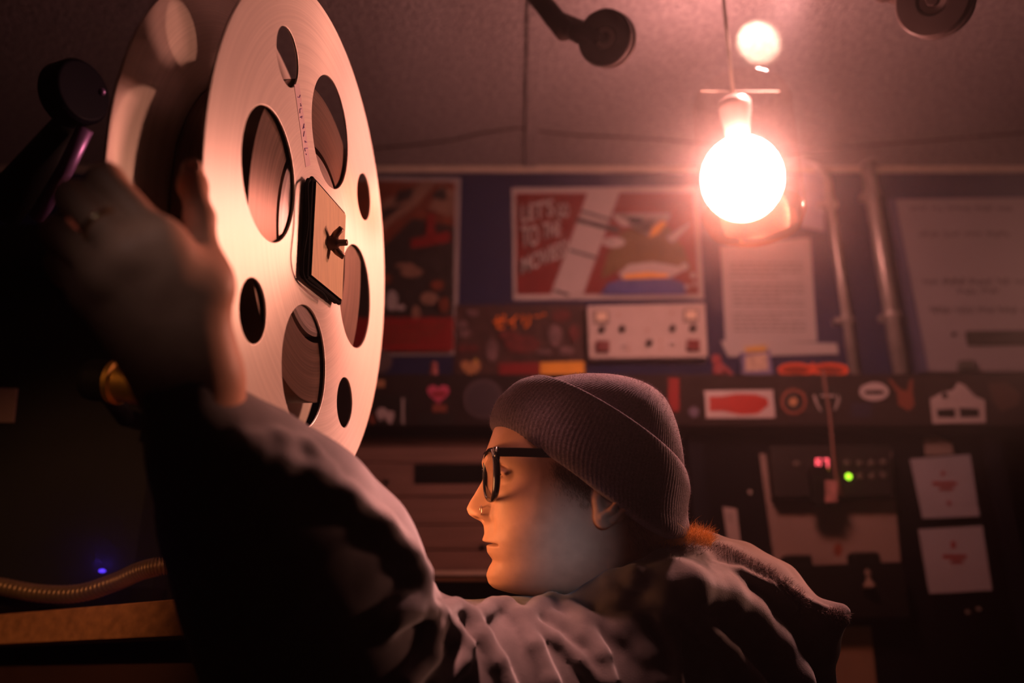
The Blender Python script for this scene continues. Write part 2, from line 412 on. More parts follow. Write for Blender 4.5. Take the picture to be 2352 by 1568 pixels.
# the tall fiery poster, half hidden by the reel
sheet('film_poster', [(790, 818), (1050, 815), (1058, 408), (790, 404)], 'tall orange and black poster with a red lower band, half hidden by the film reel', 'poster',
    [m_offw, mat('poster_black', (.020, .014, .012), .7), mat('rust_print', (.15, .035, .014), .7, var=.3, scale=40), m_offw, m_red, mat('tan_print', (.21, .12, .085), .7, var=.3, scale=60)],
    [([(800, 806), (1040, 806), (1046, 418), (800, 414)], 1),
     ([(800, 570), (880, 565), (950, 500), (1044, 520), (1046, 418), (800, 414)], 2),
     ([(860, 470), (930, 440), (980, 412), (1000, 420), (960, 470), (890, 520), (862, 560)], 5),
     ([(985, 480), (1040, 500), (1046, 440), (1010, 425)], 5),
     ([(905, 470), (945, 455), (952, 430), (915, 440)], 1), ([(860, 520), (900, 492), (930, 470), (880, 480)], 1), ([(995, 455), (1028, 460), (1020, 430), (998, 440)], 1),
     ([(945, 570), (1035, 555), (1033, 530), (943, 550)], 4), ([(978, 545), (1000, 545), (1000, 490), (982, 490)], 4),
     (circ(945, 625, 26, 14, 12), 5), (circ(985, 685, 20, 14, 15), 5), (circ(930, 610, 24, 14, 6), 5), (circ(900, 690, 14, 14, 24), 3), (circ(920, 706, 11, 12, 7), 3),
     (circ(1005, 655, 16, 14, 12), 2), (circ(955, 718, 10, 12, 16), 5), (circ(1020, 700, 12, 12, 18), 2), (circ(880, 640, 20, 12, 12), 2),
     ([(800, 806), (1042, 806), (1043, 728), (800, 730)], 4),
     ([(870, 770), (1000, 768), (1000, 764), (870, 766)], 2), ([(880, 752), (1025, 750), (1025, 746), (880, 748)], 2), ([(870, 785), (960, 784), (960, 780), (870, 781)], 2)], y=PY + .0005)

# the dark poster with orange katakana lettering
jp = sheet('japanese_poster', [(1042, 872), (1350, 866), (1344, 698), (1046, 700)], 'dark collage poster with orange Japanese lettering and red and yellow blocks', 'poster',
    [mat('poster_umber', (.050, .022, .018), .7, var=.4, scale=30), m_dred, m_yellow, mat('mauve_print', (.14, .085, .09), .7, var=.4, scale=70), mat('wine_print', (.11, .02, .018), .7, var=.4, scale=50)],
    [([(1145, 870), (1240, 868), (1240, 832), (1145, 834)], 1), ([(1241, 868), (1343, 866), (1342, 829), (1241, 832)], 2),
     (circ(1060, 745, 14, 14, 10), 3), (circ(1066, 765, 16, 14, 9), 3), (circ(1075, 800, 26, 14, 8), 4), (circ(1130, 805, 14, 14, 26), 3), (circ(1200, 790, 40, 18, 20), 4),
     (circ(1290, 725, 22, 16, 14), 4), (circ(1275, 770, 16, 16, 26), 3), (circ(1300, 805, 18, 16, 9), 3), (circ(1250, 808, 20, 14, 6), 3), (circ(1085, 718, 14, 12, 8), 3), (circ(1170, 770, 24, 14, 10), 4), (circ(1320, 765, 12, 14, 20), 4)], y=PY + .0003)
part('katakana_lettering', text_geo('ゼイリブ', 1133, 722, 1254, 756, PY - .013, .0006, .04, bold=.02), mat('katakana_orange', (.78, .20, .015), .7), jp)

# -------------------------------------------- white panel with meters and knobs
pan = thing('control_panel', 'white control panel with two meters, dark knobs and two red push buttons', 'control panel', W(1488, 822, WALL_Y))
part('faceplate', Geo().prism([W(a, b, 1.862) for a, b in ((1353, 823), (1627, 820), (1620, 695), (1348, 701))], (0, .0375, 0)), mat('panel_white', (.44, .38, .36), .45, var=.06), pan, bevel=.003)
m_meter = mat('meter_face', (.70, .58, .45), .3)
for mx, my in ((1382, 727), (1587, 723)):
    fr = part('meter', Geo().prism([W(a, b, 1.856) for a, b in rect(mx-17, my-14, mx+17, my+14)], (0, .006, 0)), mat('meter_frame', (.20, .15, .13), .4), pan)
    part('meter_face', Geo().prism([W(a, b, 1.855) for a, b in rect(mx-12, my-10, mx+12, my+9)], (0, .002, 0)), m_meter, fr)
m_knob = mat('bakelite', (.045, .03, .026), .35)
for kx, ky, kr in ((1382, 759, 8), (1428, 758, 8), (1544, 757, 8), (1590, 756, 9), (1490, 790, 8)):
    c = W(kx, ky, 1.862); r = kr * c[1] / FPX * 1.0
    part('knob', Geo().lathe([(0, .018), (r*.8, .018), (r, .014), (r, 0), (0, 0)], c, (0, -1, 0), 20), m_knob, pan, smooth=True)
for kx, ky in ((1430, 792), (1541, 788)):
    c = W(kx, ky, 1.862); part('toggle', Geo().tube([c, c + np.array([.003, -.012, -.006])], [.002, .0035], 8).lathe([(.005, 0), (.005, .004), (0, .004)], c, (0, -1, 0), 12), m_steel, pan)
for kx, ky in ((1421, 722), (1543, 720), (1487, 758), (1517, 783), (1517, 800), (1443, 803)):
    c = W(kx, ky, 1.862); part('indicator', Geo().lathe([(0, .003), (.003, .003), (.003, 0)], c, (0, -1, 0), 12), mat('indicator_amber', (.38, .22, .16), .4), pan)
for kx, ky in ((1385, 794), (1593, 791)):
    part('push_button', Geo().prism([W(a, b, 1.848) for a, b in rect(kx-15, ky-12, kx+15, ky+12)], (0, .014, 0)), mat('red_button', (.13, .008, .010), .35), pan, bevel=.001)

# ------------------------------------------------ typed notice and tape
m_type = mat('typed_grey', (.20, .17, .175), .8, var=0)
nt = sheet('paper_notice', [(1667, 786), (1877, 784), (1861, 545), (1655, 566)], 'typed white notice sheet taped to the blue wall under the lamp', 'paper', [m_white], [])
lg = Geo(); rr = random.Random(3)
for i in range(17):
    yy = 603 + i * 9.6; off = (yy - 566) * .055
    if i in (4, 11): continue
    xx = 1676 + off; end = 1676 + off + (165 if i % 5 != 3 else 110)
    while xx < end:
        w = rr.uniform(8, 26); lg.flat(rect(xx, yy, min(xx + w, end), yy + 3.2), PY - .0008, .0006); xx += w + 4
part('typed_text', lg, m_type, nt)
tag(part('tape_strip', Geo().flat([(1672, 819), (1926, 812), (1922, 788), (1655, 782)], PY - .003, .002), m_white), 'white tape strip holding the bottom of the typed notice', 'tape')
tag(part('taped_note', Geo().flat([(1842, 520), (1893, 530), (1890, 392), (1838, 400)], PY - .001, .002), mat('pale_blue_paper', (.34, .34, .46), .8)), 'small pale blue note on the wall beside the lamp', 'paper')

# ------------------------------------------------------------ conduits
def pipe(name, px, r, ytop, ybot, toff, label, y=1.868):
    x = W(px, (ytop + ybot) / 2, y)[0]; zb = W(px, ybot, y)[2]; zt = W(px, ytop, y)[2]
    pts = [(x, y, zb), (x, y, zt - .05)] + [(x + toff * (1 - math.cos(a)) * .05, y, zt - .05 + .05 * math.sin(a)) for a in [math.pi/2 * i / 6 for i in range(1, 7)]]
    pts.append((x + toff * .12, y, zt))
    t = thing(name, label, 'pipe', (x, y, zb))
    part('tube', Geo().tube(pts, r, 16), m_steel, t, smooth=True)
    for f in (.25, .8):
        z = zb + (zt - zb) * f; part('clamp', Geo().tube([(x, y, z - .006), (x, y, z + .006)], r * 1.22, 16).box((x - .022, y + r * .8, z - .006), (x + .022, WALL_Y - .0005, z + .006)), m_steel, t)
pipe('conduit', 1928, .0105, 372, 862, -1, 'narrow grey steel conduit down the wall beside the typed notice')
pipe('conduit', 2028, .0165, 352, 862, 1, 'wider grey steel conduit down the wall beside the whiteboard', 1.872)

# ------------------------------------------------------------ whiteboard
wb = thing('whiteboard', 'large whiteboard with faint handwriting on the right of the back wall', 'whiteboard', W(2250, 852, WALL_Y))
wy = 1.880
part('board', Geo().prism([W(a, b, wy) for a, b in ((2130, 853), (2480, 853), (2400, 452), (2052, 456))], (0, .014, 0)), mat('whiteboard_enamel', (.26, .24, .27), .5, var=.08, scale=5), wb, bevel=.003)
part('side_rail', Geo().prism([W(a, b, wy - .004) for a, b in ((2117, 853), (2132, 853), (2056, 456), (2043, 456))], (0, .018, 0)), mat('blue_rail', (.07, .07, .15), .4), wb)
rr = random.Random(11); m_mark = mat('dry_marker', (.035, .022, .03), .8, var=0)
for (lx, ly, ln, hh) in ((2090, 478, 230, 14), (2110, 538, 215, 16), (2120, 646, 225, 20), (2200, 668, 70, 16), (2136, 712, 215, 18)):
    xx = lx
    while xx < lx + ln:
        wd = rr.uniform(24, 52); n = int(wd / 4.5)
        pts = [W(xx + wd * i / n, ly - ln * 0 + (hh/2 if i % 2 else -hh/2) * rr.uniform(.2, 1), wy - .0014) for i in range(n + 1)]
        part('handwritten_word', Geo().tube(pts, .0014, 5), m_mark, wb); xx += wd + 12
tag(part('magnetic_bar', Geo().prism([W(a, b, wy - .014) for a, b in ((2228, 790), (2420, 788), (2415, 757), (2222, 759))], (0, .0135, 0)), m_matblack, bevel=.002), 'flat black magnetic bar across the lower whiteboard', 'magnet')
tag(part('round_magnet', Geo().lathe([(0, .006), (.0045, .006), (.005, 0)], W(2190, 768, wy), (0, -1, 0), 16), m_matblack, smooth=True), 'tiny dark round magnet on the whiteboard beside the black bar', 'magnet')
tag(part('marker_eraser', Geo().prism([W(a, b, wy - .02) for a, b in rect(2207, 826, 2240, 848)], (0, .0195, 0)), mat('eraser_felt', (.05, .055, .05), .9), bevel=.003), 'small dark eraser at the bottom edge of the whiteboard', 'eraser')

# ------------------------------------------- duct with stickers along the wall
DY = 1.745
zt, zb = W(1700, 858, DY)[2], W(1700, 978, DY)[2]
xl, xr = W(760, 900, DY)[0], W(2500, 900, DY)[0]
du = tag(part('cable_duct', Geo().box((xl, DY, zb), (xr, WALL_Y - .0005, zt)), mat('brown_black_enamel', (.020, .014, .014), .8, var=.15, spec=.05), bevel=.004), 'long dark brown cable duct covered in stickers along the back wall', 'cable duct')
SY = DY - .0008
def sticker(name, pts, m, label, prints=(), group='stickers on the dark duct'):
    o = tag(part(name, Geo().flat(pts, SY, .0009), m), label, 'sticker', group)
    for k, (pp, mm) in enumerate(prints): part('print', Geo().flat(pp, SY - .0006*(k+1), .0006), mm, o)
    return o
m_pink = mat('pink_vinyl', (.42, .07, .14), .5, var=.1); m_tan = mat('tan_vinyl', (.34, .19, .10), .5); m_dgrey = mat('slate_vinyl', (.058, .045, .055), .6)
m_vw = mat('white_vinyl', (.36, .33, .35), .5, var=.06); m_vb = mat('black_vinyl', (.010, .009, .009), .5); m_rust = mat('rust_vinyl', (.17, .05, .03), .5); m_vr = mat('red_vinyl', (.30, .018, .012), .5)
sticker('heart_sticker', heart(1007, 903, 27), m_pink, 'pink heart sticker with a dark word across it', [([(992, 909), (1023, 908), (1023, 900), (993, 902)], m_dred)])
sticker('banner_sticker', rect(993, 929, 1026, 946), m_rust, 'small rust coloured sticker tucked under the pink heart')
sticker('tooth_sticker', rect(835, 908, 942, 976), m_vb, 'black sticker with white tooth shapes beside the reel edge',
    [([(864, 945), (872, 936), (884, 937), (893, 946), (902, 943), (906, 955), (898, 975), (890, 968), (882, 956), (876, 966), (868, 962)], m_vw), ([(846, 952), (856, 948), (862, 965), (860, 974), (850, 972)], m_rust), (rect(922, 914, 929, 974), m_grey)])
sticker('tan_sticker', rect(856, 873, 884, 889), m_tan, 'small tan sticker above the black tooth sticker')
sticker('black_sticker', rect(960, 948, 1042, 976), m_vb, 'plain black sticker below the pink heart')
sticker('round_slate_sticker', circ(1110, 916, 46), m_dgrey, 'large faint slate grey disc sticker next to the beanie', [(circ(1110, 916, 37), mat('slate_dark', (.036, .030, .040), .6))])
sticker('red_shape_sticker', [(1622, 960), (1781, 959), (1775, 895), (1618, 897)], m_vw, 'white rectangular sticker with a long red shape',
    [([(1630, 944), (1660, 943), (1700, 952), (1740, 950), (1766, 930), (1762, 915), (1735, 905), (1690, 904), (1660, 910), (1629, 911)], m_vr)])
sticker('ring_sticker', circ(1823, 922, 30), m_rust, 'round brown ring sticker with an orange centre', [(circ(1823, 922, 23), m_vb), (circ(1822, 922, 10), m_tan)])
sticker('lightning_sticker', circ(1901, 920, 31), m_vb, 'round black sticker with pale side marks behind the hanging cord',
    [([(1872, 905), (1880, 930), (1888, 943), (1884, 944), (1872, 925), (1868, 910)], m_offw), ([(1926, 904), (1929, 918), (1920, 942), (1916, 942), (1922, 920)], m_offw), (rect(1884, 906, 1918, 911), m_offw)])
sticker('oval_sticker', circ(2008, 899, 34, 40, 21), m_vw, 'white oval sticker with a dark line of lettering', [(rect(1986, 896, 2030, 905), m_vb)])
sticker('crab_sticker', [(2060, 900), (2040, 872), (2046, 870), (2070, 895), (2085, 898), (2090, 870), (2097, 872), (2096, 900), (2101, 930), (2088, 944), (2064, 930)], m_rust, 'rust red claw shaped sticker right of the white oval')
sticker('skyline_sticker', [(2143, 973), (2265, 970), (2262, 918), (2240, 910), (2215, 884), (2200, 877), (2190, 894), (2160, 902), (2136, 916)], m_vw, 'white sticker with two dark bars and a figure outline',
    [([(2154, 958), (2195, 958), (2193, 938), (2152, 940)], m_vb), ([(2206, 958), (2250, 956), (2246, 938), (2203, 936)], m_vb), (circ(2170, 908, 7, 12), m_vb)])
sticker('branch_sticker', [(2270, 880), (2310, 876), (2345, 905), (2340, 930), (2300, 945), (2280, 920)], mat('brown_vinyl', (.060, .034, .028), .6), 'dim brown outline sticker at the far right of the duct')
sticker('blue_dot_sticker', circ(1594, 946, 12), mat('bluegrey_vinyl', (.08, .07, .12), .6), 'small bluish dot sticker left of the red shape sticker')
sticker('maroon_sticker', rect(1535, 868, 1560, 945), m_dred, 'narrow maroon sticker behind the beanie crown')
sticker('navy_sticker', rect(1955, 925, 2002, 958), mat('navy_vinyl', (.016, .015, .034), .6), 'dark navy sticker below the white oval')

# items standing on the duct
SYT = DY + .03
tag(part('vinyl_disc', Geo().lathe([(.001, 0), (.030, 0), (.030, .004), (.001, .004)], W(868, 831, DY + .05) , (0, -1, .15), 36), mat('grey_disc', (.085, .065, .068), .5)), 'grey disc leaning on the duct beside the reel', 'disc')
def stand(name, pts, y, th, m, label, cat, bevel=.002): 
    g = Geo().prism([W(a, b, y) for a, b in pts], (0, th, 0))
    dz = zt - min(v[2] for v in g.V); g.V = [(a, b, c + dz + .0003) for a, b, c in g.V]
    return tag(part(name, g, m, bevel=bevel), label, cat)
figs = Solid(); c0 = W(995, 856, SYT)
figs.cap((c0[0], SYT + .01, zt + .010), (c0[0], SYT + .01, zt + .022), .010, .009, .004).ell((c0[0], SYT + .01, zt + .033), (.008, .008, .008), .003)
tag(part('toy_figure', figs.mesh(.001), mat('pink_plastic', (.26, .085, .085), .5), smooth=True), 'small pink toy figure standing on the duct under the orange poster', 'toy')
stand('heart_ornament', heart(1081, 842, 24), SYT, .012, mat('gold_ornament', (.32, .17, .075), .4), 'tan heart ornament standing on the duct below the Japanese poster', 'ornament')
tag(part('brass_bead', Geo().ball(W(1093, 827, SYT), .0032, 10), mat('bead_glow', (.9, .45, .08), .2, metal=.7, emit=(1, .45, .05), estr=.12), smooth=True), 'tiny bright amber bead above the tan heart ornament', 'bead')  # weak emission gives the bead its glint; it is no lamp
rf = Solid(); c0 = W(1655, 856, SYT)
rf.ell((c0[0], SYT + .015, zt + .020), (.013, .012, .021), .004).ell((c0[0] - .003, SYT + .015, zt + .046), (.012, .011, .013), .004).cap((c0[0] + .008, SYT + .008, zt + .028), (c0[0] + .024, SYT + .004, zt + .010), .006, .005, .004)
tag(part('red_figurine', rf.mesh(.0012), mat('red_plastic', (.20, .032, .040), .5, var=.3, scale=60), smooth=True), 'reddish figurine on the duct below the left end of the tape', 'figurine')
bxo = stand('card_box', [(1706, 858), (1776, 857), (1768, 789), (1700, 797)], SYT + .005, .03, mat('box_blue', (.10, .10, .21), .5), 'small blue card box with a yellow top band on the duct', 'box')
by = SYT + .0045
part('print', Geo().flat([(1713, 810), (1762, 806), (1760, 792), (1710, 797)], by, .0006), mat('box_gold', (.42, .27, .05), .5), bxo)
part('picture', Geo().flat([(1712, 852), (1764, 850), (1762, 812), (1712, 816)], by, .0006), mat('box_cream', (.36, .28, .22), .5, var=.4, scale=90), bxo)
gg = thing('orange_goggles', 'orange swim goggles lying on the duct under the notice', 'goggles', W(1865, 857, SYT))
go = Geo(); gl = []
for cx_ in (1825, 1905):
    c = W(cx_, 840, SYT); c[2] = zt + .0165
    go.tube([c + np.array([.034*math.cos(a), -.004, .0125*math.sin(a)]) for a in np.linspace(0, 2*math.pi, 33)[:-1]], .0040, 10, closed=True)
    gl.append(c)
go.tube([gl[0] + np.array([.03, -.004, .006]), (gl[0]+gl[1])/2 + np.array([0, -.006, .012]), gl[1] + np.array([-.03, -.004, .006])], .0045, 10)
part('frame', go, mat('orange_rubber', (.62, .085, .022), .5, var=.2), gg, smooth=True)
for c in gl: part('lens', Geo().ball(c, (.031, .004, .0105), 14), mat('dark_orange_lens', (.20, .030, .012), .2), gg, smooth=True)

# ------------------------------------------------- below the duct, left
PX = 1.80
pl = thing('plank_board', 'pale wooden plank board under the duct behind the face', 'board', (W(1050, 1312, PX)[0], PX + .03, W(1000, 1312, PX)[2]))
m_plank = mat('pale_plank', (.20, .125, .105), .7, var=.22, scale=10, stretch=(1, 1, 14), bump=.2, bscale=14)
xa, xb = W(803, 1150, PX)[0], W(1500, 1150, PX)[0]
zs = [W(1000, q, PX)[2] for q in (1002, 1022, 1062, 1140, 1205, 1262, 1312)]
for i in range(6):
    part('plank', Geo().box((xa, PX + (.003 if i % 2 else 0), zs[i+1] + .0015), (xb, PX + .02, zs[i] - .0005)), m_plank, pl, bevel=.0015)
part('name_slot', Geo().prism([W(a, b, PX - .003) for a, b in rect(953, 1065, 1180, 1109)], (0, .004, 0)), m_matblack, pl)
for a, b in ((887, 1107), (1108, 1256)): part('bolt_hole', Geo().lathe([(0, .001), (.006, .001), (.006, 0)], W(a, b, PX - .0005), (0, -1, 0), 14), m_matblack, pl)
CYF = 1.62
ct, cb_ = W(1050, 1313, CYF)[2], W(1050, 1334, CYF)[2]
co = thing('work_counter', 'dark work counter with a front lip coloured as if lit below the plank board', 'counter', (W(1000, 1320, CYF)[0], 1.76, 0))
cx0, cx1 = W(560, 1320, CYF)[0], W(1560, 1320, CYF)[0]
part('worktop', Geo().box((cx0, CYF, cb_), (cx1, WALL_Y - .001, ct)), mat('counter_brown', (.16, .09, .05), .6, var=.15), co)
part('lit_lip', Geo().box((cx0, CYF - .003, ct - .006), (cx1, CYF + .02, ct + .002)), mat('lip_highlight', (.75, .68, .6), .35, metal=.5), co)  # the bulb's light on the counter lip, put into a pale strip
part('carcass', Geo().box((cx0 + .02, CYF + .03, 0), (cx1 - .02, WALL_Y - .001, cb_)), m_matblack, co)

# ------------------------------------------------- equipment rack, right
RY = 1.80
rx0, rx1 = W(1592, 1200, RY)[0], W(2330, 1200, RY)[0]; rzt = zb - .001
rk = thing('equipment_rack', 'tall black equipment rack below the stickered duct', 'rack', ((rx0+rx1)/2, 1.85, 0))
part('cabinet', Geo().box((rx0, RY, 0), (rx1, WALL_Y - .001, rzt)), mat('rack_black', (.004, .004, .006), .85, var=.2, spec=.04), rk, bevel=.004)
part('upright', Geo().box((rx0, RY - .006, .02), (rx0 + .03, RY, rzt)), mat('rack_rail', (.007, .008, .013), .8, spec=.04), rk)
part('upright', Geo().box((rx1 - .035, RY - .006, .02), (rx1, RY, rzt)), mat('rack_rail', (.007, .008, .013), .8, spec=.04), rk)
for a, b in ((1620, 1172), (1722, 1130), (2247, 1398), (2222, 1405)):
    part('screw', Geo().lathe([(0, .002), (.004, .002), (.004, 0)], W(a, b, RY - .0005), (0, -1, 0), 12), m_steel, rk)
dvx = RY - .003
def pin(name, pts, m, label, cat, y=dvx, th=.0022, prints=(), group=None):
    o = tag(part(name, Geo().flat(pts, y, th), m), label, cat, group)
    for k, (pp, mm) in enumerate(prints): part('print', Geo().flat(pp, y - .0006*(k+1), .0006), mm, o)
    return o
m_pap2 = mat('dim_paper', (.26, .27, .33), .8, var=.06, scale=10)
m_pap3 = mat('grey_card', (.21, .17, .165), .8, var=.10, scale=6)
pin('paper_card', [(2120, 1190), (2250, 1185), (2228, 1043), (2090, 1053)], m_pap2, 'square white card on the rack, upper one of the pair', 'card',
    prints=[(rect(2142, 1106, 2198, 1114), m_dred), (rect(2158, 1118, 2190, 1125), m_dred), (circ(2166, 1087, 5, 10), m_dred), (circ(2180, 1155, 5, 10), m_dred)])
pin('paper_card', [(2135, 1363), (2279, 1355), (2256, 1207), (2110, 1215)], m_pap2, 'square white card on the rack, lower one of the pair', 'card',
    prints=[(rect(2166, 1274, 2220, 1282), m_dred), (rect(2184, 1286, 2212, 1293), m_dred), (rect(2185, 1243, 2194, 1258), m_dred)])
pin('grey_tab', [(2126, 1045), (2190, 1042), (2186, 1018), (2150, 1002), (2122, 1006)], m_pap3, 'dim grey torn paper above the upper white card', 'paper', y=dvx + .001, th=.0015)
pin('narrow_label', [(1672, 1245), (1701, 1247), (1692, 1168), (1660, 1163)], m_offw, 'narrow upright white label behind the hood', 'label', prints=[(rect(1668, 1178, 1684, 1200), m_grey)])
pin('pinned_card', [(1780, 1300), (2068, 1290), (2048, 1036), (1744, 1042)], m_pap3, 'large dim card sheet behind the device with the red display', 'card', prints=[(circ(1925, 1262, 10, 14, 16), m_rust)])
pin('bottom_card', [(1880, 1600), (2016, 1600), (2000, 1438), (1868, 1440)], mat('buff_card', (.19, .135, .10), .8), 'buff card low on the rack behind the hood tip', 'card')
# controller with the red figures
dv = thing('rack_controller', 'black controller with red digits 67 and one lit green lamp', 'controller', W(1915, 1140, RY))
DVY = RY - .045
part('housing', Geo().prism([W(a, b, DVY) for a, b in ((1783, 1142), (2055, 1140), (2046, 1022), (1770, 1024))], (0, .042, 0)), mat('controller_black', (.012, .011, .011), .5), dv, bevel=.003)
m_seg = mat('red_digit', (.3, .01, .02), .4, emit=(1, .10, .13), estr=2.2, var=0)
sg = Geo()
def seg7(x, y, w, h, on, t=3.6):
    S = {'a': rect(x, y, x+w, y+t), 'd': rect(x, y+h-t, x+w, y+h), 'g': rect(x, y+h/2-t/2, x+w, y+h/2+t/2), 'f': rect(x, y, x+t, y+h/2), 'e': rect(x, y+h/2, x+t, y+h), 'b': rect(x+w-t, y, x+w, y+h/2), 'c': rect(x+w-t, y+h/2, x+w, y+h)}
    for k in on: sg.flat(S[k], DVY - .0015, .001)
seg7(1874, 1053, 12, 20, 'acdefg'); seg7(1892, 1053, 11, 20, 'abc')
part('digit_display', sg, m_seg, dv)
part('amber_lamp', Geo().ball(W(1900, 1077, DVY), .0028, 8), mat('amber_led', (.5, .2, .0), .4, emit=(1, .42, .02), estr=2.5, var=0), dv)
part('green_lamp', Geo().ball(W(1949, 1094, DVY), .0058, 12), mat('green_led', (.2, .5, .02), .4, emit=(.45, 1, .03), estr=2.6, var=0), dv, smooth=True)
for a, b in ((1946, 1063), (1974, 1064), (2001, 1064), (2029, 1062), (1976, 1094), (2004, 1094), (2030, 1092), (1830, 1066)):
    part('push_button', Geo().lathe([(0, .004), (.006, .004), (.007, 0)], W(a, b, DVY), (0, -1, 0), 16), mat('dull_button', (.085, .075, .07), .5), dv, smooth=True)
# cord with a tag
cd = thing('hanging_cord', 'brownish cord hanging over the duct down past the controller', 'cord', W(1925, 1140, DVY - .02))
cy = DY - .012
pts = [W(1889, 852, DY + .02), W(1891, 858, cy), W(1898, 900, cy), W(1907, 960, cy), W(1914, 1040, cy - .005), W(1920, 1090, cy - .01), W(1934, 1140, cy - .01)]
part('cord', Geo().tube(pts, .0030, 10), mat('cord_brown', (.16, .085, .07), .7), cd, smooth=True)
part('tag', Geo().prism([W(a, b, cy - .012) for a, b in ((1897, 1154), (1924, 1152), (1924, 1103), (1897, 1102))], (0, .006, 0)), mat('pink_tag', (.30, .155, .16), .6, var=.3, scale=120), cd, bevel=.001)
part('clip', Geo().rbox(W(1868, 1160, cy) - np.array([0, .004, 0]), W(1900, 1070, cy) + np.array([0, .012, 0]), .006), m_matblack, cd)
# dark plugs on the rack shelf with a pale pawn
sh = thing('rack_tray', 'black tray on the rack with two dark plug blocks', 'tray', W(1910, 1400, RY - .05))
TY = RY - .05
part('tray', Geo().box((W(1780, 1300, TY)[0], TY, W(1900, 1420, TY)[2]), (W(2075, 1300, TY)[0], RY - .001, W(1900, 1296, TY)[2])), m_matblack, sh, bevel=.003)
for xx0, xx1, yt in ((1806, 1872, 1272), (1962, 2030, 1266)):
    part('plug_block', Geo().box((W(xx0, 1300, TY)[0], TY + .005, W(1900, 1300, TY)[2]), (W(xx1, 1300, TY)[0], RY - .012, W(1900, yt, TY)[2])), m_matblack, sh, bevel=.006)
pw = W(1998, 1350, TY - .012)
tag(part('pawn_figure', Geo().lathe([(0, 0), (.013, 0), (.012, .005), (.006, .012), (.0045, .022), (.006, .024), (.0065, .029), (0, .035)], pw, (0, 0, 1), 24), mat('dim_ivory', (.16, .13, .12), .6), smooth=True), 'small pale pawn shaped figure in front of the black tray', 'figurine')

# ------------------------------------------------------------ film guide rollers
def roller(name, label, c, axis, rad, rod_end, rod_top, hub_dir):
    t = thing(name, label, 'roller', c)
    ax = np.array(axis, float); ax /= np.linalg.norm(ax); R = rad
    prof = [(.22*R, -.30*R), (.95*R, -.30*R), (R, -.24*R), (R, -.10*R), (.80*R, -.03*R), (.80*R, .16*R), (R, .22*R), (R, .36*R), (.95*R, .42*R), (.42*R, .42*R), (.40*R, .32*R), (.16*R, .32*R), (.16*R, .46*R), (0, .46*R)]
    part('spool', Geo().lathe(prof, c, ax, 48), mat('roller_plastic', (.060, .042, .040), .4), t, smooth=False, bevel=.001)
    part('hub_ring', Geo().lathe([(.20*R, .335*R), (.36*R, .335*R), (.36*R, .32*R)], c, ax, 36), mat('hub_grey', (.30, .24, .23), .4), t)
    part('rod', Geo().tube([rod_top, rod_end], .016, 18), mat('rod_dark', (.045, .026, .022), .5), t, smooth=True)
    mid = np.array(c) - ax * .30 * R
    part('bracket', Geo().tube([np.array(rod_end) + (np.array(rod_top) - np.array(rod_end)) * .12, (np.array(rod_end) + mid) / 2 , mid + ax * .05*R], [.016, .018, .022], 14), mat('rod_dark', (.045, .026, .022), .5), t, smooth=True)
rt = Hz(1165, -95, CEIL_Z)
roller('film_roller', 'dark film guide roller on a rod, near the ceiling strip left of the lamp', cp(1396, 90, 1.36), vec(-.42, .18, -.9), .0425, cp(1298, 72, 1.36), rt, None)
rt2 = Hz(1960, -120, CEIL_Z)
roller('film_roller', 'dark film guide roller cut by the top edge, right of the lamp', cp(2150, 4, 1.25), vec(-.62, .15, -.75), .050, cp(2030, -20, 1.28), rt2, None)

# ------------------------------------------------------------ the lamp
BD = 1.40
bc = cp(1705, 410, BD); br = 93 * BD / FPX
LIGHT = (1.0, .39, .33)
jc = cp(1722, 410, BD + .01); jr = 116 * BD / FPX
lamp = thing('ceiling_lamp', 'glowing round bulb in a clear glass jar hanging from the ceiling', 'lamp', (jc[0], jc[1], cp(1722, 566, BD)[2]))
zb_, zt_ = cp(1722, 563, BD)[2] + .01, cp(1722, 190, BD)[2]
m_bulb = mat('bulb_glow', (1, .9, .8), .4, emit=LIGHT, estr=85.0, var=0)
part('bulb', Geo().ball(bc, (br, br, br * 1.08), 16), m_bulb, lamp, smooth=True)
glass = glass_mat('jar_glass', (1.0, .95, .90), .05); amber = glass_mat('amber_glass', (1.0, .62, .42), .06)
part('jar', Geo().lathe([(jr, 0), (jr, zt_ - zb_ - .03), (jr * .93, zt_ - zb_ - .012), (jr * .80, zt_ - zb_)], (jc[0], jc[1], zb_ + .03), (0, 0, 1), 48), glass, lamp, smooth=True)
part('jar_base', Geo().lathe([(.001, 0), (jr * .72, 0), (jr * .90, .008), (jr, .03)], (jc[0], jc[1], zb_), (0, 0, 1), 48), amber, lamp, smooth=True)
part('socket', Geo().lathe([(0, 0), (.018, 0), (.020, .03), (.026, .06), (.026, .075), (0, .075)], (bc[0], bc[1], bc[2] + br * 1.02), (0, 0, 1), 28), mat('socket_porcelain', (.35, .28, .25), .4), lamp, smooth=True)
part('stem', Geo().tube([(bc[0], bc[1], bc[2] + br + .07), (bc[0], bc[1], CEIL_Z - .001)], .003, 12), m_cream, lamp, smooth=True)
part('hanger', Geo().tube([(jc[0] - jr * .82, jc[1], zt_ + .03), (bc[0], bc[1], bc[2] + br + .10), (jc[0] + jr * .82, jc[1], zt_ + .03)], .0010, 8), m_cream, lamp)

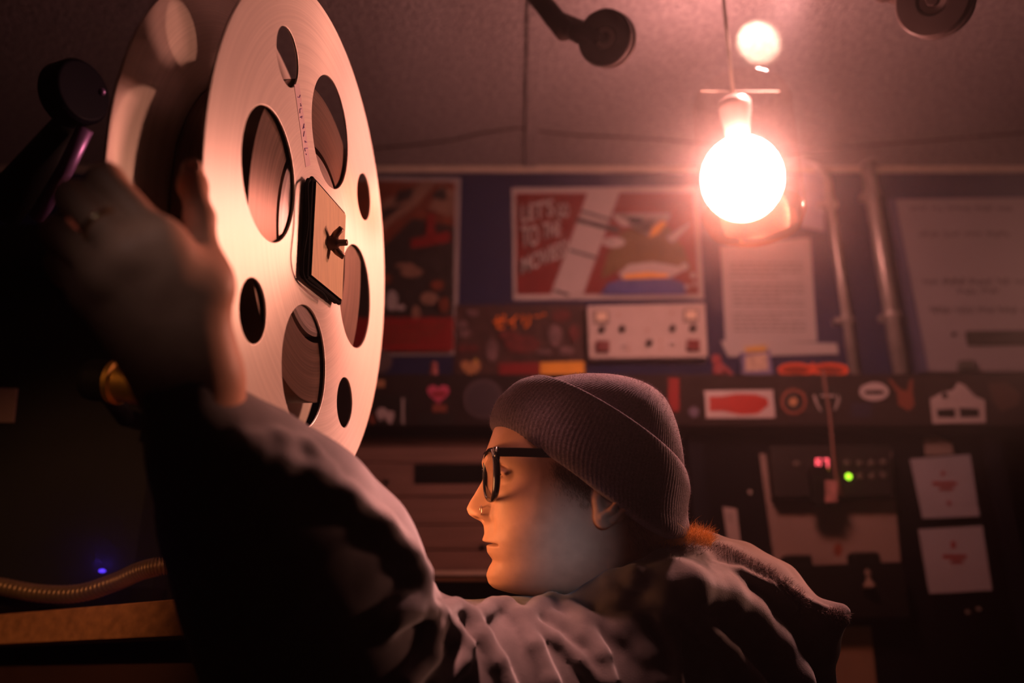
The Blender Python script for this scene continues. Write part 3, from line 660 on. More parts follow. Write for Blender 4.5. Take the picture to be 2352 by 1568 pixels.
def light(name, typ, loc, energy, col, size=.03, target=None, spot=None, blend=.3):
    d = bpy.data.lights.new(name, typ); d.energy = energy; d.color = col
    o = bpy.data.objects.new(name, d); COL.objects.link(o); o.location = loc
    if typ in ('POINT', 'SPOT'): d.shadow_soft_size = size
    if typ == 'AREA': d.size = size
    if typ == 'SPOT': d.spot_size = math.radians(spot); d.spot_blend = blend
    if target is not None: o.rotation_euler = (Vector(target) - Vector(loc)).to_track_quat('-Z', 'Y').to_euler()
    return o
sp_t = Hz(1740, 92, CEIL_Z); sp_o = np.array([bc[0] + .02, bc[1] + .01, CEIL_Z - .17])
light('ceiling_fill', 'SPOT', (bc[0] + .01, bc[1] + .02, CEIL_Z - .20), 6.5, LIGHT, .02, (bc[0] + .01, bc[1] + .06, CEIL_Z), 135, 1.0)  # extra light besides the bulb, brightens the ceiling around it
light('ceiling_patch_fill', 'SPOT', sp_o, 60.0, (1.0, .62, .42), .005, sp_t, 17, .45)  # added spot that draws the bright patch on the ceiling

# ------------------------------------------------------------ film reel
RC = cp(729.7, 559.3, 1.0); Rn = vec(.99226, -.02342, -.12199); Rt = vec(-.12202, 0, -.99253); Rb = np.cross(Rn, Rt)
RR, RG, P0 = .2779, .0846, -.366
RM = Matrix((Rt, Rb, Rn)).transposed()
reel = thing('film_reel', 'large metal film reel held up by one hand', 'film reel', RC)
def ring_pts(cx, cy, r, n=64): return [(cx + r*math.cos(2*math.pi*i/n), cy + r*math.sin(2*math.pi*i/n)) for i in range(n)]
holes = [ring_pts(.525*RR*math.cos(P0+k*math.pi/2), .525*RR*math.sin(P0+k*math.pi/2), .238*RR) for k in range(4)] + [ring_pts(.7225*RR*math.cos(P0+math.pi/4+k*math.pi/2), .7225*RR*math.sin(P0+math.pi/4+k*math.pi/2), .112*RR, 48) for k in range(4)]
m_reel = reel_metal('brushed_reel', (.72, .64, .56), .50); m_reel2 = reel_metal('brushed_reel_rear', (.62, .54, .46), .46, metal=.65, aniso=.5)
m_film = reel_metal('wound_film', (.19, .125, .092), .33, .5); m_core = reel_metal('core_metal', (.50, .42, .38), .32, .25)
fl = curve_mesh([ring_pts(0, 0, RR, 160)] + holes + [ring_pts(0, 0, .02)], .0012, .0007)
front = part('front_flange', fl, m_reel, reel, loc=RC, frame=RM)
rg = Geo().tube([(RR*math.cos(a), RR*math.sin(a), 0) for a in np.linspace(0, 2*math.pi, 161)[:-1]], .0022, 8, closed=True)
ang2 = .62
holes2 = [ring_pts(.525*RR*math.cos(P0+ang2+k*math.pi/2), .525*RR*math.sin(P0+ang2+k*math.pi/2), .238*RR) for k in range(4)] + [ring_pts(.7225*RR*math.cos(P0+ang2+math.pi/4+k*math.pi/2), .7225*RR*math.sin(P0+ang2+math.pi/4+k*math.pi/2), .112*RR, 48) for k in range(4)]
part('rear_flange', curve_mesh([ring_pts(0, 0, RR, 160), ring_pts(0, 0, .02)], .0012, .0007), m_reel2, reel, loc=RC - Rn*RG, frame=RM)
part('film_roll', Geo().lathe([(.40*RR, -.004), (.64*RR, -.004), (.64*RR, -RG + .004), (.40*RR, -RG + .004), (.40*RR, -.004)], (0, 0, 0), (0, 0, 1), 128), m_film, reel, loc=RC, frame=RM)
part('core', Geo().lathe([(.02, -.0025), (.36*RR, -.0025), (.375*RR, -.004), (.375*RR, -RG + .003), (.02, -RG + .003), (.02, -.0025)], (0, 0, 0), (0, 0, 1), 96), m_core, reel, loc=RC, frame=RM)
part('spindle', Geo().lathe([(0, .020), (.006, .020), (.0065, -RG - .11), (0, -RG - .11)], (0, 0, 0), (0, 0, 1), 24), m_steel, reel, loc=RC, frame=RM, smooth=False)
# wooden clamp plate with black edges, wire and wing nut
m_ply = mat('plywood', (.62, .46, .27), .55, var=.12, scale=30, stretch=(16, 1, 1))
pa = [math.radians(-57 + 90*k) for k in range(4)]; pr = .265*RR
sq = [(pr*math.cos(a), pr*math.sin(a)) for a in pa]
pg = Geo().prism([(x, y, .014) for x, y in sq[::-1]], (0, 0, -.0125), 1); pg.M[0] = 0; pg.M[1] = 0
if True:
    part('clamp_plate', pg, [m_ply, m_matblack], reel, loc=RC, frame=RM)
s2 = [np.array([x, y, .008]) for x, y in sq]
bd = Geo()
for off in (0, .004):
    for i in range(4):
        a, b = s2[i]*(1.03+off*6), s2[(i+1) % 4]*(1.03+off*6); bd.tube([a + [0,0,off-.003], b + [0,0,off-.003]], .0026, 8)
part('black_band', bd, m_matblack, reel, loc=RC, frame=RM)
e0, e1 = s2[0]*1.05, s2[1]*1.05; md = (e0+e1)/2; e2 = s2[2]*1.0
arc = [e0, e0*.72 + md*.55, md*1.22 + [0,0,.002], md*.60 + e1*.72, e1*1.06, e1*.72+e2*.42+[0,0,.004], (e1*.45+e2*.72)]
def smooth_line(P, n=40):
    P = np.array(P, float); t = np.linspace(0, len(P)-1, n); out = []
    Q = np.vstack([2*P[0]-P[1], P, 2*P[-1]-P[-2]])
    for x in t:
        i = min(int(x), len(P)-2); u = x-i; p0,p1,p2,p3 = Q[i:i+4]
        out.append(.5*((2*p1)+(-p0+p2)*u+(2*p0-5*p1+4*p2-p3)*u*u+(-p0+3*p1-3*p2+p3)*u**3))
    return np.array(out)
part('black_wire', Geo().tube(smooth_line(arc), .0016, 8), m_matblack, reel, loc=RC, frame=RM, smooth=True)
m_nut = mat('dark_brass', (.16, .09, .06), .35, metal=.5)
wn = Geo().lathe([(0, .034), (.0035, .034), (.0038, .024), (.0075, .023), (.0085, .014)], (0, 0, 0), (0, 0, 1), 20)
for sgn in (1, -1):
    a = math.radians(-80); d = np.array([math.cos(a), math.sin(a), 0])*sgn
    wn.tube([d*.004 + [0,0,.018], d*.010 + [0,0,.022], d*.016 + [0,0,.029]], [.0045, .0042, .0034], 12)
part('wing_nut', wn, m_nut, reel, loc=RC, frame=RM, smooth=True)
# paper tape with writing along the upper spoke
la = math.radians(-70); ld = np.array([math.cos(la), math.sin(la), 0]); lp = np.array([-ld[1], ld[0], 0])
q = [ld*.31*RR - lp*.008, ld*.62*RR - lp*.008, ld*.62*RR + lp*.008, ld*.31*RR + lp*.008]
lab = part('paper_tape', Geo().prism([p + [0,0,.0016] for p in q[::-1]], (0,0,-.0004)), mat('tape_pink', (.66, .50, .52), .7), reel, loc=RC, frame=RM)
wl = Geo(); rr = random.Random(5)
for i in range(9):
    c = ld*(.35+.028*i)*RR; wl.tube([c + lp*rr.uniform(-.005,.005) + ld*rr.uniform(-.003,.003) + [0,0,.0019] for _ in range(3)], .0005, 5)
o = part('pen_marks', wl, mat('violet_ink', (.25, .12, .40), .7, var=0), lab, loc=RC, frame=RM); o.matrix_local = Matrix.Identity(4)

# ------------------------------------------------------------ projector, console
HB = 1.4 + .09
A_ = Hz(440, 1372, HB); B_ = Hz(0, 1410, HB); dd = (B_ - A_); dd /= np.linalg.norm(dd)
A2 = A_ - dd*.06; B2 = B_ + dd*.28
inn = np.array([-dd[1], dd[0], 0]); inn = inn if inn[1] > 0 else -inn
A3 = A2 + inn*1.0; B3 = B2 + inn*.5
B2[0] = max(B2[0], x0 + .02)
C2 = np.array([-.10, 1.50, HB]); 
cons = thing('wooden_console', 'wooden console top carrying the projector at the lower left', 'console', (A_[0]-.35, A_[1]+.4, 0))
poly = [A2, B2, np.array([B2[0] - .02, 1.60, HB]), np.array([A2[0] + .02, 1.60, HB])]
part('top_board', Geo().prism(poly[::-1], (0, 0, -.042)), mat('varnished_wood', (.42, .20, .09), .5, var=.25, scale=14, stretch=(1, 6, 6)), cons, bevel=.002)
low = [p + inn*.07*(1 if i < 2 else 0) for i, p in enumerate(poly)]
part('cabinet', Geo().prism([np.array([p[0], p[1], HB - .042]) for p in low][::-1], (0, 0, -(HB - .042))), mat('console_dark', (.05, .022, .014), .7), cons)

pj = thing('film_projector', 'black film projector in the dark at the left behind the hand', 'projector', (-.8, 1.2, HB))
hx1 = -.50; hy0 = 1.38
hz1 = W(60, 470, hy0)[2]
part('housing', Geo().box((-.96, hy0 + .03, HB + .001), (hx1, 1.60, hz1)), m_black, pj, bevel=.05)
part('front_cover', Geo().box((-.92, hy0, HB + .001), (hx1 - .03, hy0 + .13, hz1 - .05)), m_black, pj, bevel=.04)
part('reel_arm', Geo().tube([(hx1 - .06, 1.5, hz1 - .04), (-.46, 1.25, (hz1 + RC[2])/2), RC - Rn*(RG + .085)], [.030, .026, .022], 14), m_black, pj, smooth=True)
m_rod = mat('violet_lit_steel', (.30, .17, .42), .42, metal=.7)  # violet light of the blue indicator is put into this colour
part('guide_rod', Geo().tube([cp(85, 500, 1.22), cp(150, 390, 1.20), cp(196, 296, 1.19)], .011, 14), m_rod, pj, smooth=True)
part('guide_arm', Geo().tube([cp(0, 480, 1.25), cp(170, 290, 1.22)], [.03, .026], 16), m_black, pj, smooth=True)
part('sprocket', Geo().lathe([(0, .02), (.040, .02), (.044, .014), (.044, -.014), (.040, -.02), (0, -.02)], cp(170, 215, 1.2), vec(.9, -.1, -.4), 40), mat('sprocket_navy', (.004, .004, .010), .6, spec=.08), pj, smooth=False, bevel=.002)
part('sprocket_knob', Geo().ball(cp(234, 211, 1.16), .005, 10), m_rod, pj, smooth=True)
brs = mat('lens_brass', (.62, .38, .09), .42, metal=.9, var=.15)
lc = cp(205, 872, 1.30); le = cp(345, 884, 1.28); ldv = le - lc; ldl = np.linalg.norm(ldv)
part('lens_barrel', Geo().lathe([(0, 0), (0.0280, 0), (0.0301, .01), (0.0301, ldl*.45), (0, ldl*.45)], lc, ldv, 36), m_black, pj, smooth=False)
part('lens_rim', Geo().lathe([(0.0266, ldl*.40), (0.0329, ldl*.42), (0.0329, ldl*.50), (0.0280, ldl*.54), (0.0280, ldl*.70), (0.0301, ldl*.72), (0.0301, ldl), (0.0210, ldl), (0.0210, ldl*.6)], lc, ldv, 48), brs, pj, smooth=False, label='brass lens rim')
part('lens_bracket', Geo().tube([lc + ldv*.15, lc + ldv*.1 + np.array([-.02, .20, -.02])], .014, 12), m_black, pj, smooth=True)
part('name_plate', Geo().prism([W(a, b, hy0 - .0015) for a, b in ((-30, 970), (32, 970), (40, 892), (-30, 890))], (0, .002, 0)), mat('dim_plate', (.20, .13, .12), .6), pj)
led = W(236, 1311, hy0)
part('blue_indicator', Geo().ball(led + np.array([0, -.002, 0]), (.0052, .004, .0026), 10), mat('blue_led', (.05, .04, .4), .4, emit=(.10, .04, 1), estr=1.6, var=0), pj, smooth=True)
light('blue_indicator_glow', 'POINT', led + np.array([0, -.016, .012]), .012, (.12, .05, 1), .003)

gk = [cp(-60, 1338, 1.32), cp(0, 1346, 1.29), cp(90, 1362, 1.25), cp(180, 1362, 1.21), cp(260, 1338, 1.18), cp(320, 1312, 1.17), cp(370, 1300, 1.17), cp(430, 1296, 1.19), cp(500, 1310, 1.22)]
ln = smooth_line(gk, 260); rad = [(.0105 + .0020*math.sin(i*2*math.pi/4)) for i in range(260)]
tag(part('flexible_conduit', Geo().tube(ln, rad, 14), mat('conduit_metal', (.22, .145, .085), .4, metal=.5), smooth=True), 'ribbed flexible metal conduit sagging above the wooden console', 'conduit')

# ------------------------------------------------------------ the person
skin = mat('skin', (.60, .32, .21), .50, var=.10, scale=55, bump=.12, bscale=420, bdist=.0006)
PXM = 1.0 / FPX       # metres per picture pixel at one metre
HC = cp(1350, 1150, 1.0); HV = ray(1350, 1150); HV /= np.linalg.norm(HV)
HU = np.cross(AX, HV); HU /= np.linalg.norm(HU)       # up, square to the line of sight
HT = -HV                                              # towards the viewer
YAW = math.radians(10)
FWD = -AX*math.cos(YAW) + HT*math.sin(YAW); LAT = AX*math.sin(YAW) + HT*math.cos(YAW)
def hd(a, s, u): return HC + PXM*(FWD*a + LAT*s + HU*u)     # head space in pixels
def hpx(px, py, s): return hd(((1350 - px) + s*math.sin(YAW))/math.cos(YAW), s, 1150 - py)

rowsY = [840, 880, 920, 960, 1000, 1040, 1064, 1090, 1106, 1136, 1150, 1167, 1180, 1189, 1195, 1204, 1222, 1235, 1240, 1244, 1248, 1254, 1263, 1281, 1295, 1312, 1330, 1341, 1350, 1360, 1370, 1376]
mid   = [1400, 1300, 1205, 1146, 1134, 1120, 1111, 1115, 1112, 1095, 1086, 1078, 1083, 1096, 1110, 1116, 1118, 1113, 1114, 1121, 1122, 1123, 1124, 1137, 1128, 1122, 1127, 1139, 1170, 1222, 1255, 1300]
base  = [1400, 1300, 1205, 1146, 1134, 1122, 1117, 1124, 1127, 1129, 1129, 1128, 1127, 1126, 1125, 1124, 1124, 1124, 1125, 1126, 1127, 1129, 1131, 1137, 1132, 1128, 1131, 1141, 1170, 1222, 1255, 1300]
back  = [1402, 1460, 1520, 1556, 1562, 1564, 1562, 1560, 1556, 1548, 1540, 1532, 1524, 1518, 1514, 1508, 1496, 1486, 1482, 1478, 1474, 1468, 1460, 1446, 1434, 1420, 1404, 1394, 1384, 1370, 1350, 1330]
half  = [2, 60, 112, 148, 154, 154, 152, 150, 150, 149, 148, 147, 146, 145, 144, 143, 140, 137, 136, 135, 134, 133, 131, 126, 121, 113, 103, 95, 84, 66, 44, 12]
sig   = [60]*6 + [26, 16, 17, 20, 23, 27, 30, 31, 28, 26, 38, 44, 46, 46, 46, 44, 42, 44, 46, 50, 55, 60, 60, 60, 60, 60]
def head_field(F, ax):
    A, S, U = np.meshgrid(*ax, indexing='ij'); Y = 1150 - U
    yy = np.arange(820, 1480, 1.0)
    def sm_(t, sg):
        v = np.interp(yy, rowsY, t); kx = np.arange(-40, 41); kk = np.exp(-.5*(kx/sg)**2); kk /= kk.sum()
        return np.convolve(np.pad(v, 40, mode='edge'), kk, 'valid')
    ip = lambda t, sg=9.0: np.interp(Y, yy, sm_(t, sg))
    mfwd = (1350 - ip(mid, 2.0))/math.cos(YAW)*1.0; bfwd = (1350 - ip(base))/math.cos(YAW); bk = (1350 - ip(back)); w = ip(half); sg_ = ip(sig, 5.0)
    # nose, lips and chin stand forward of the face mask near the midline
    g = np.exp(-(np.abs(S)/sg_)**2.4); A2 = A - (mfwd - bfwd)*g
    def bump(a0, s0, y0, da, ds, dy): return da*np.exp(-((np.abs(S)-s0)/ds)**2 - ((Y-y0)/dy)**2)
    A2 = A2 - bump(0, 62, 1092, -15, 30, 22) - bump(0, 62, 1058, 6, 40, 14) - bump(0, 80, 1140, 5, 34, 26) - bump(0, 31, 1178, 13, 13, 14) + bump(0, 70, 1215, 5, 22, 26)
    A2 = A2 + bump(0, 46, 1200, 3.5, 9, 26)
    ac = -20.0; fl = np.maximum(bfwd - ac, 4); bl = np.maximum(ac - bk, 4)
    da = A2 - ac; l = np.where(da > 0, fl, bl); p = np.where(da > 0, 2.35, 2.0)
    k = (np.abs(da/l)**p + np.abs(S/w)**p)**(1/p)
    d = (k - 1)*np.minimum(l, w)*.75
    # mouth slit, nostrils
    dm = np.abs(Y - 1243.5 - .0016*S*S*.3) ; slit = np.exp(-(dm/2.6)**2)*np.clip(1 - (np.abs(S)/62)**4, 0, 1)*np.clip((A - 170)/20, 0, 1)*8.0
    d = d + slit
    nos = np.exp(-((np.abs(S)-15)/7)**2 - ((Y-1189)/5)**2 - ((A-248)/12)**2)*9; d = d + nos
    crease = np.exp(-((np.abs(S)-(39-.0*Y))/4)**2 - ((Y-1176)/14)**2)*np.clip((A-205)/15, 0, 1)*3.5; d = d + crease
    return Solid.blend(F, d, 14, False)
H = Solid()
# neck and its tendon
H.cap((-72, 0, -20), (-95, 0, -330), 112, 122, 40)
for s_ in (1, -1):
    pass
# lids and ears
for s_ in (1, -1):
    ea = (1350 - 1160 + 12)
    H.ell((ea - 16, 62*s_, 60), (27, 31, 24), 10)
    H.chain([(ea + 10, 40*s_, 63), (ea + 14, 56*s_, 68), (ea + 9, 76*s_, 67), (ea - 4, 94*s_, 59)], [4, 5.5, 5.5, 4], 3)
    H.chain([(ea + 10, 44*s_, 78), (ea + 4, 76*s_, 79), (ea - 10, 98*s_, 68)], [2.5, 2.8, 2], 3, True)
    H.chain([(ea + 10, 40*s_, 56), (ea + 12, 60*s_, 49), (ea + 4, 82*s_, 53)], [3, 3.6, 3], 4)
    H.ell((ea + 12, 64*s_, 57), (14, 25, 4.6), 3, True)
    def ear(px, py, s): return (1350 - px + 26, s*s_, 1150 - py)
    H.ell(ear(1400, 1150, 152), (40, 12, 48), 10)
    H.ell(ear(1382, 1186, 154), (20, 11, 22), 12)
    H.chain([ear(1372, 1120, 154), ear(1384, 1100, 162), ear(1406, 1094, 168), ear(1428, 1108, 170), ear(1437, 1134, 169), ear(1426, 1164, 166), ear(1402, 1190, 162)], [5, 6, 7, 7, 7, 7, 6], 5)
    H.chain([ear(1378, 1182, 162), ear(1398, 1168, 167), ear(1412, 1148, 169), ear(1414, 1124, 167)], [6, 7, 7, 5], 7)
    H.ell(ear(1386, 1144, 170), (13, 13, 20), 6, True)
    H.cap(ear(1370, 1148, 154), ear(1372, 1166, 155), 8, 8, 8)
class HS(Solid): pass
def build_head():
    s = H; h = 2.1; L = np.array([-235., -190., -300.]); Hi = np.array([290., 190., 255.])
    n = np.ceil((Hi - L)/h).astype(int) + 1; ax = [L[i] + h*np.arange(n[i]) for i in range(3)]
    F = np.full(n, 60.0, np.float32); F = head_field(F, ax).astype(np.float32)
    for p in s.P:
        b0, b1 = s.box(p); m = p[5] + 10
        i0 = np.clip(((b0 - m - L)/h).astype(int), 0, n-1); i1 = np.clip(((b1 + m - L)/h).astype(int)+2, 1, n)
        if np.any(i1 <= i0): continue
        sl = tuple(slice(a, b) for a, b in zip(i0, i1)); X = np.stack(np.meshgrid(*[ax[i][sl[i]] for i in range(3)], indexing='ij'), -1)
        F[sl] = s.blend(F[sl], s.dist(p, X), p[5], p[6])
    for i in range(3):
        q = [slice(None)]*3; q[i] = 0; F[tuple(q)] = 9; q[i] = -1; F[tuple(q)] = 9
    return nets(F, L, h, 1)
gh = build_head()
gh.V = [tuple(hd(*v)) for v in gh.V]

# left hand, raised, seen from its back
K = FPX
def nd(px, py, d, r): return cp(px, py, d), r*d/K
hand = Solid()
def hch(nodes, k=.006):
    for (a, ra), (b, rb) in zip(nodes[:-1], nodes[1:]): hand.cap(a, b, ra, rb, k)
wr1, wr2 = nd(405, 905, .668, 62), nd(478, 882, .672, 60)
fa1, fa2 = nd(470, 1060, .71, 70), nd(540, 1030, .715, 70)
hch([fa1, wr1], .02); hch([fa2, wr2], .02)
mi_, mm_, mr_, mp_ = nd(362, 548, .622, 42), nd(298, 582, .612, 44), nd(242, 630, .615, 42), nd(203, 676, .628, 36)
hch([wr2, mi_], .022); hch([nd(445, 892, .668, 58), mm_], .022); hch([nd(420, 898, .668, 56), mr_], .022); hch([wr1, mp_], .022)
hch([mi_, mm_], .01); hch([mm_, mr_], .01); hch([mr_, mp_], .01)
hch([mi_, nd(243, 413, .628, 38), nd(232, 436, .690, 34), nd(262, 476, .722, 28)])
hch([mm_, nd(166, 452, .620, 37), nd(172, 482, .682, 33), nd(226, 526, .722, 28)])
hch([mr_, nd(132, 532, .628, 34), nd(142, 562, .684, 30), nd(196, 596, .716, 26)])
hch([mp_, nd(136, 606, .640, 29), nd(146, 630, .684, 26), nd(190, 660, .706, 23)])
hch([nd(470, 830, .664, 60), nd(476, 668, .650, 42)], .026); hch([nd(476, 668, .650, 42), nd(459, 500, .678, 31), nd(443, 428, .700, 30), nd(441, 388, .712, 25)], .008)
hch([nd(476, 640, .652, 34), nd(400, 600, .630, 40)], .03)      # web of the thumb
for a, b in (((243, 413, .628), 30), ((166, 452, .62), 30)): pass
ghand = hand.mesh(.0016, smooth=2)
# trunk and upper arm inside the clothes, one surface with a coarse grid
trunk = Solid()
nk = cp(1440, 1290, 1.03); ch = cp(1480, 1720, 1.10); sl_ = cp(1480, 1560, 1.0); el = cp(790, 1590, .83); wr = cp(470, 990, .69)
trunk.cap(nk, cp(1455, 1420, 1.06), .045, .06, .03).cap(cp(1455, 1420, 1.06), ch, .075, .10, .05).chain([sl_, el], [.045, .036], .03).chain([el, wr], [.036, .026], .03).cap(cp(1450, 1470, 1.08), sl_, .05, .045, .03)
gt = trunk.mesh(.006)
body = Geo(); [body.add(q.V, q.F) for q in (gh, ghand, gt)]
person = thing('person', 'person in a dark beanie, black glasses and hooded jacket lifting the reel', 'person', (HC[0], HC[1], 1.2))
part('body', body, skin, person, smooth=True)
# eyes
for s_ in (1, -1):
    c = hd(1350 - 1160 + 12 - 17, 62*s_, 58)
    ew = part('eye', Geo().ball(c, 24*PXM, 16), mat('eye_white', (.12, .075, .06), .6, spec=.1), person, smooth=True)
    part('iris', Geo().ball(c + PXM*13.5*(FWD*.94 + LAT*.34*s_), 13.5*PXM, 12), mat('iris_dark', (.02, .015, .012), .15), ew, smooth=True)
# thumb nail
tn = cp(447, 384, .700)
part('thumb_nail', Geo().ball(tn, (.0045, .0022, .0065), 12, frame=np.array([AX, AF, AU])), mat('nail', (.70, .45, .36), .3), person, smooth=True)

# --------------------------------------------------------------- hooded jacket
hood = Solid()
def N_(px, py, d, r): return (cp(px, py, d), r*d/K)
def ch_(nodes, k, s=hood):
    for (a, ra), (b, rb) in zip(nodes[:-1], nodes[1:]): s.cap(a, b, ra, rb, k)
ch_([N_(424, 884, .664, 104), N_(462, 985, .69, 112)], .012)                                   # ribbed cuff
ch_([N_(520, 1075, .715, 165), N_(600, 1190, .755, 208), N_(690, 1330, .80, 255), N_(760, 1500, .83, 262), N_(800, 1640, .85, 260)], .03)
ch_([N_(600, 1075, .73, 128), N_(700, 1175, .76, 150), N_(800, 1280, .79, 150), N_(850, 1330, .80, 118)], .02)   # loose upper flap of the sleeve
ch_([N_(800, 1640, .85, 250), N_(980, 1600, .88, 205), N_(1180, 1590, .93, 196), N_(1350, 1570, .97, 198), N_(1480, 1560, 1.0, 185)], .03)
ch_([N_(1480, 1560, 1.0, 185), N_(1600, 1600, 1.06, 220), N_(1640, 1680, 1.10, 240)], .04)
ch_([N_(1440, 1470, 1.06, 100), N_(1560, 1440, 1.10, 110), N_(1650, 1560, 1.12, 190)], .05)
ch_([N_(1330, 1480, 1.06, 90), N_(1440, 1470, 1.10, 120)], .04)                                # chest side of the neckline
# hood lying on the back
ch_([N_(1500, 1335, 1.02, 46), N_(1580, 1318, 1.03, 66), N_(1660, 1330, 1.04, 76), N_(1740, 1362, 1.05, 78)], .02)
ch_([N_(1740, 1362, 1.05, 78), N_(1810, 1420, 1.05, 72), N_(1862, 1470, 1.05, 60)], .02)
ch_([N_(1800, 1480, 1.07, 100), N_(1800, 1580, 1.08, 100), N_(1780, 1680, 1.1, 100)], .03)
ch_([N_(1862, 1440, 1.05, 40), N_(1905, 1420, 1.04, 26), N_(1936, 1405, 1.03, 16)], .02)
ch_([N_(1700, 1300, 1.07, 50), N_(1790, 1340, 1.07, 42), N_(1830, 1372, 1.07, 30)], .015)
ch_([N_(1540, 1275, 1.06, 36), N_(1620, 1262, 1.07, 36), N_(1700, 1290, 1.07, 40)], .015)       # fleece lining behind the nape
ch_([N_(1335, 1392, .965, 26), N_(1400, 1356, .940, 28), N_(1460, 1326, .935, 32), N_(1520, 1304, .95, 38), N_(1580, 1290, 1.0, 42)], .010)
ch_([N_(1360, 1436, .965, 68), N_(1440, 1398, .955, 72), N_(1520, 1372, .96, 80), N_(1590, 1350, 1.01, 80)], .02)
ch_([N_(1440, 1470, .99, 100), N_(1540, 1450, 1.0, 110), N_(1640, 1470, 1.05, 120)], .03)
base_hood = list(hood.P)
def surf(px, py, d0=.45):
    r = ray(px, py); r = r/np.linalg.norm(r); p = CAM + r*d0; t = d0
    for _ in range(120):
        d = float(hood.eval(np.array([CAM + r*t]))[0]); 
        if d < 4e-4 or t > 2.2: break
        t += d*.8
    return CAM + r*t, t
def dep(p): return float((p - CAM) @ AF)
ridges = []; FS = 1.9
def fold(pts, r, k=.0045, lift=.40):
    P = []
    for px, py in pts:
        p, t = surf(px, py)
        if t < 2.0: P.append(p)
        elif P: P.append(cp(px, py, dep(P[-1])))
    ridges.append((P, r*FS, k, lift))
fold([(1345, 1372), (1356, 1362), (1406, 1336), (1456, 1326), (1502, 1338), (1552, 1378), (1617, 1445), (1674, 1502), (1728, 1567), (1760, 1610)], 15)
fold([(1100, 1416), (1131, 1396), (1161, 1394), (1188, 1416), (1226, 1483), (1261, 1564), (1280, 1610)], 13)
fold([(1211, 1420), (1238, 1394), (1268, 1384), (1303, 1396), (1337, 1437), (1376, 1506), (1398, 1567)], 13)
fold([(1314, 1384), (1368, 1370), (1425, 1368), (1483, 1386), (1517, 1408), (1540, 1460), (1552, 1567)], 12)
fold([(1211, 1430), (1272, 1468), (1330, 1518), (1376, 1564)], 10)
fold([(905, 1410), (940, 1398), (971, 1394), (1000, 1410), (991, 1443), (983, 1502), (930, 1568)], 17)
fold([(1015, 1412), (1046, 1398), (1078, 1418), (1106, 1462), (1141, 1521), (1170, 1590)], 14)
fold([(1003, 1424), (1038, 1450), (1066, 1486), (1056, 1521), (1000, 1580)], 14)
fold([(1506, 1332), (1559, 1313), (1609, 1324), (1674, 1355), (1735, 1403)], 9)
fold([(1500, 1312), (1545, 1298), (1600, 1300), (1660, 1318), (1700, 1340)], 8)
fold([(1530, 1355), (1578, 1346), (1655, 1372), (1712, 1416), (1770, 1483), (1815, 1560), (1830, 1600)], 26, .012)
fold([(1340, 1420), (1420, 1450), (1480, 1500), (1510, 1568)], 10, .012)
fold([(1400, 1390), (1450, 1430), (1490, 1500)], 9, .012)
fold([(1270, 1420), (1330, 1460), (1370, 1500)], 9, .012)
FS = 1.2
fold([(545, 1040), (590, 1048), (640, 1060), (720, 1090), (800, 1142), (880, 1205), (940, 1275), (962, 1318), (958, 1350), (925, 1392), (890, 1430)], 22, .012)
fold([(560, 1012), (640, 1012), (705, 1030), (752, 1078)], 14, .012)
fold([(1640, 1300), (1700, 1312), (1770, 1345), (1820, 1395)], 9)
fold([(1790, 1335), (1830, 1365), (1880, 1392), (1930, 1412), (1945, 1430)], 7)
for P, r, k, lift in ridges:
    for a, b in zip(P[:-1], P[1:]):
        ra, rb = r*dep(a)/K, r*dep(b)/K
        va = (CAM - a)/np.linalg.norm(CAM - a); vb = (CAM - b)/np.linalg.norm(CAM - b)
        hood.cap(a + va*ra*(lift-.35), b + vb*rb*(lift-.35), ra, rb, k)
# opening at the cuff for the wrist and at the neck
hood.cap(cp(400, 835, .655), cp(446, 960, .69), 80*.66/K, 84*.66/K, .008, True)
gj = hood.mesh(.0032, lo=np.array([-2., -2., 1.24]), smooth=2)
m_hood = mat('black_cotton', (.105, .088, .086), .95, var=.22, scale=40, bump=.35, bscale=700, bdist=.0008, sheen=.35, spec=.2)
jk = part('hooded_jacket', gj, m_hood, person, smooth=True)
# ribbing and fleece
hb = BVHTree.FromPolygons([Vector(v) for v in gj.V], gj.F)
def hit(bvh, px, py):
    r = Vector(ray(px, py)).normalized(); p, n, i, d = bvh.ray_cast(Vector(CAM), r); return p, n
fr, fd = [], []
lines = [[(1530, 1262), (1600, 1240), (1660, 1252), (1720, 1278), (1780, 1312), (1830, 1352), (1850, 1385)], [(1890, 1400), (1925, 1395), (1945, 1415)]]
for L_ in lines:
    for a, b in zip(L_[:-1], L_[1:]):
        for _ in range(260):
            t = random.random(); x = a[0]+(b[0]-a[0])*t + random.gauss(0, 7); y = a[1]+(b[1]-a[1])*t + abs(random.gauss(0, 12))
            p, n = hit(hb, x, y)
            if p is not None and p.y < 1.25: fr.append(p[:]); fd.append((n + Vector((random.uniform(-1,1), random.uniform(-1,1), random.uniform(-1,1)))*.9)[:])
m_fleece = mat('fleece', (.22, .165, .16), .95, var=.2)
fz = part('fleece_lining', strands(fr, fd, .0055, .00035, 1.6, 3), m_fleece, jk); fz['kind'] = 'stuff'

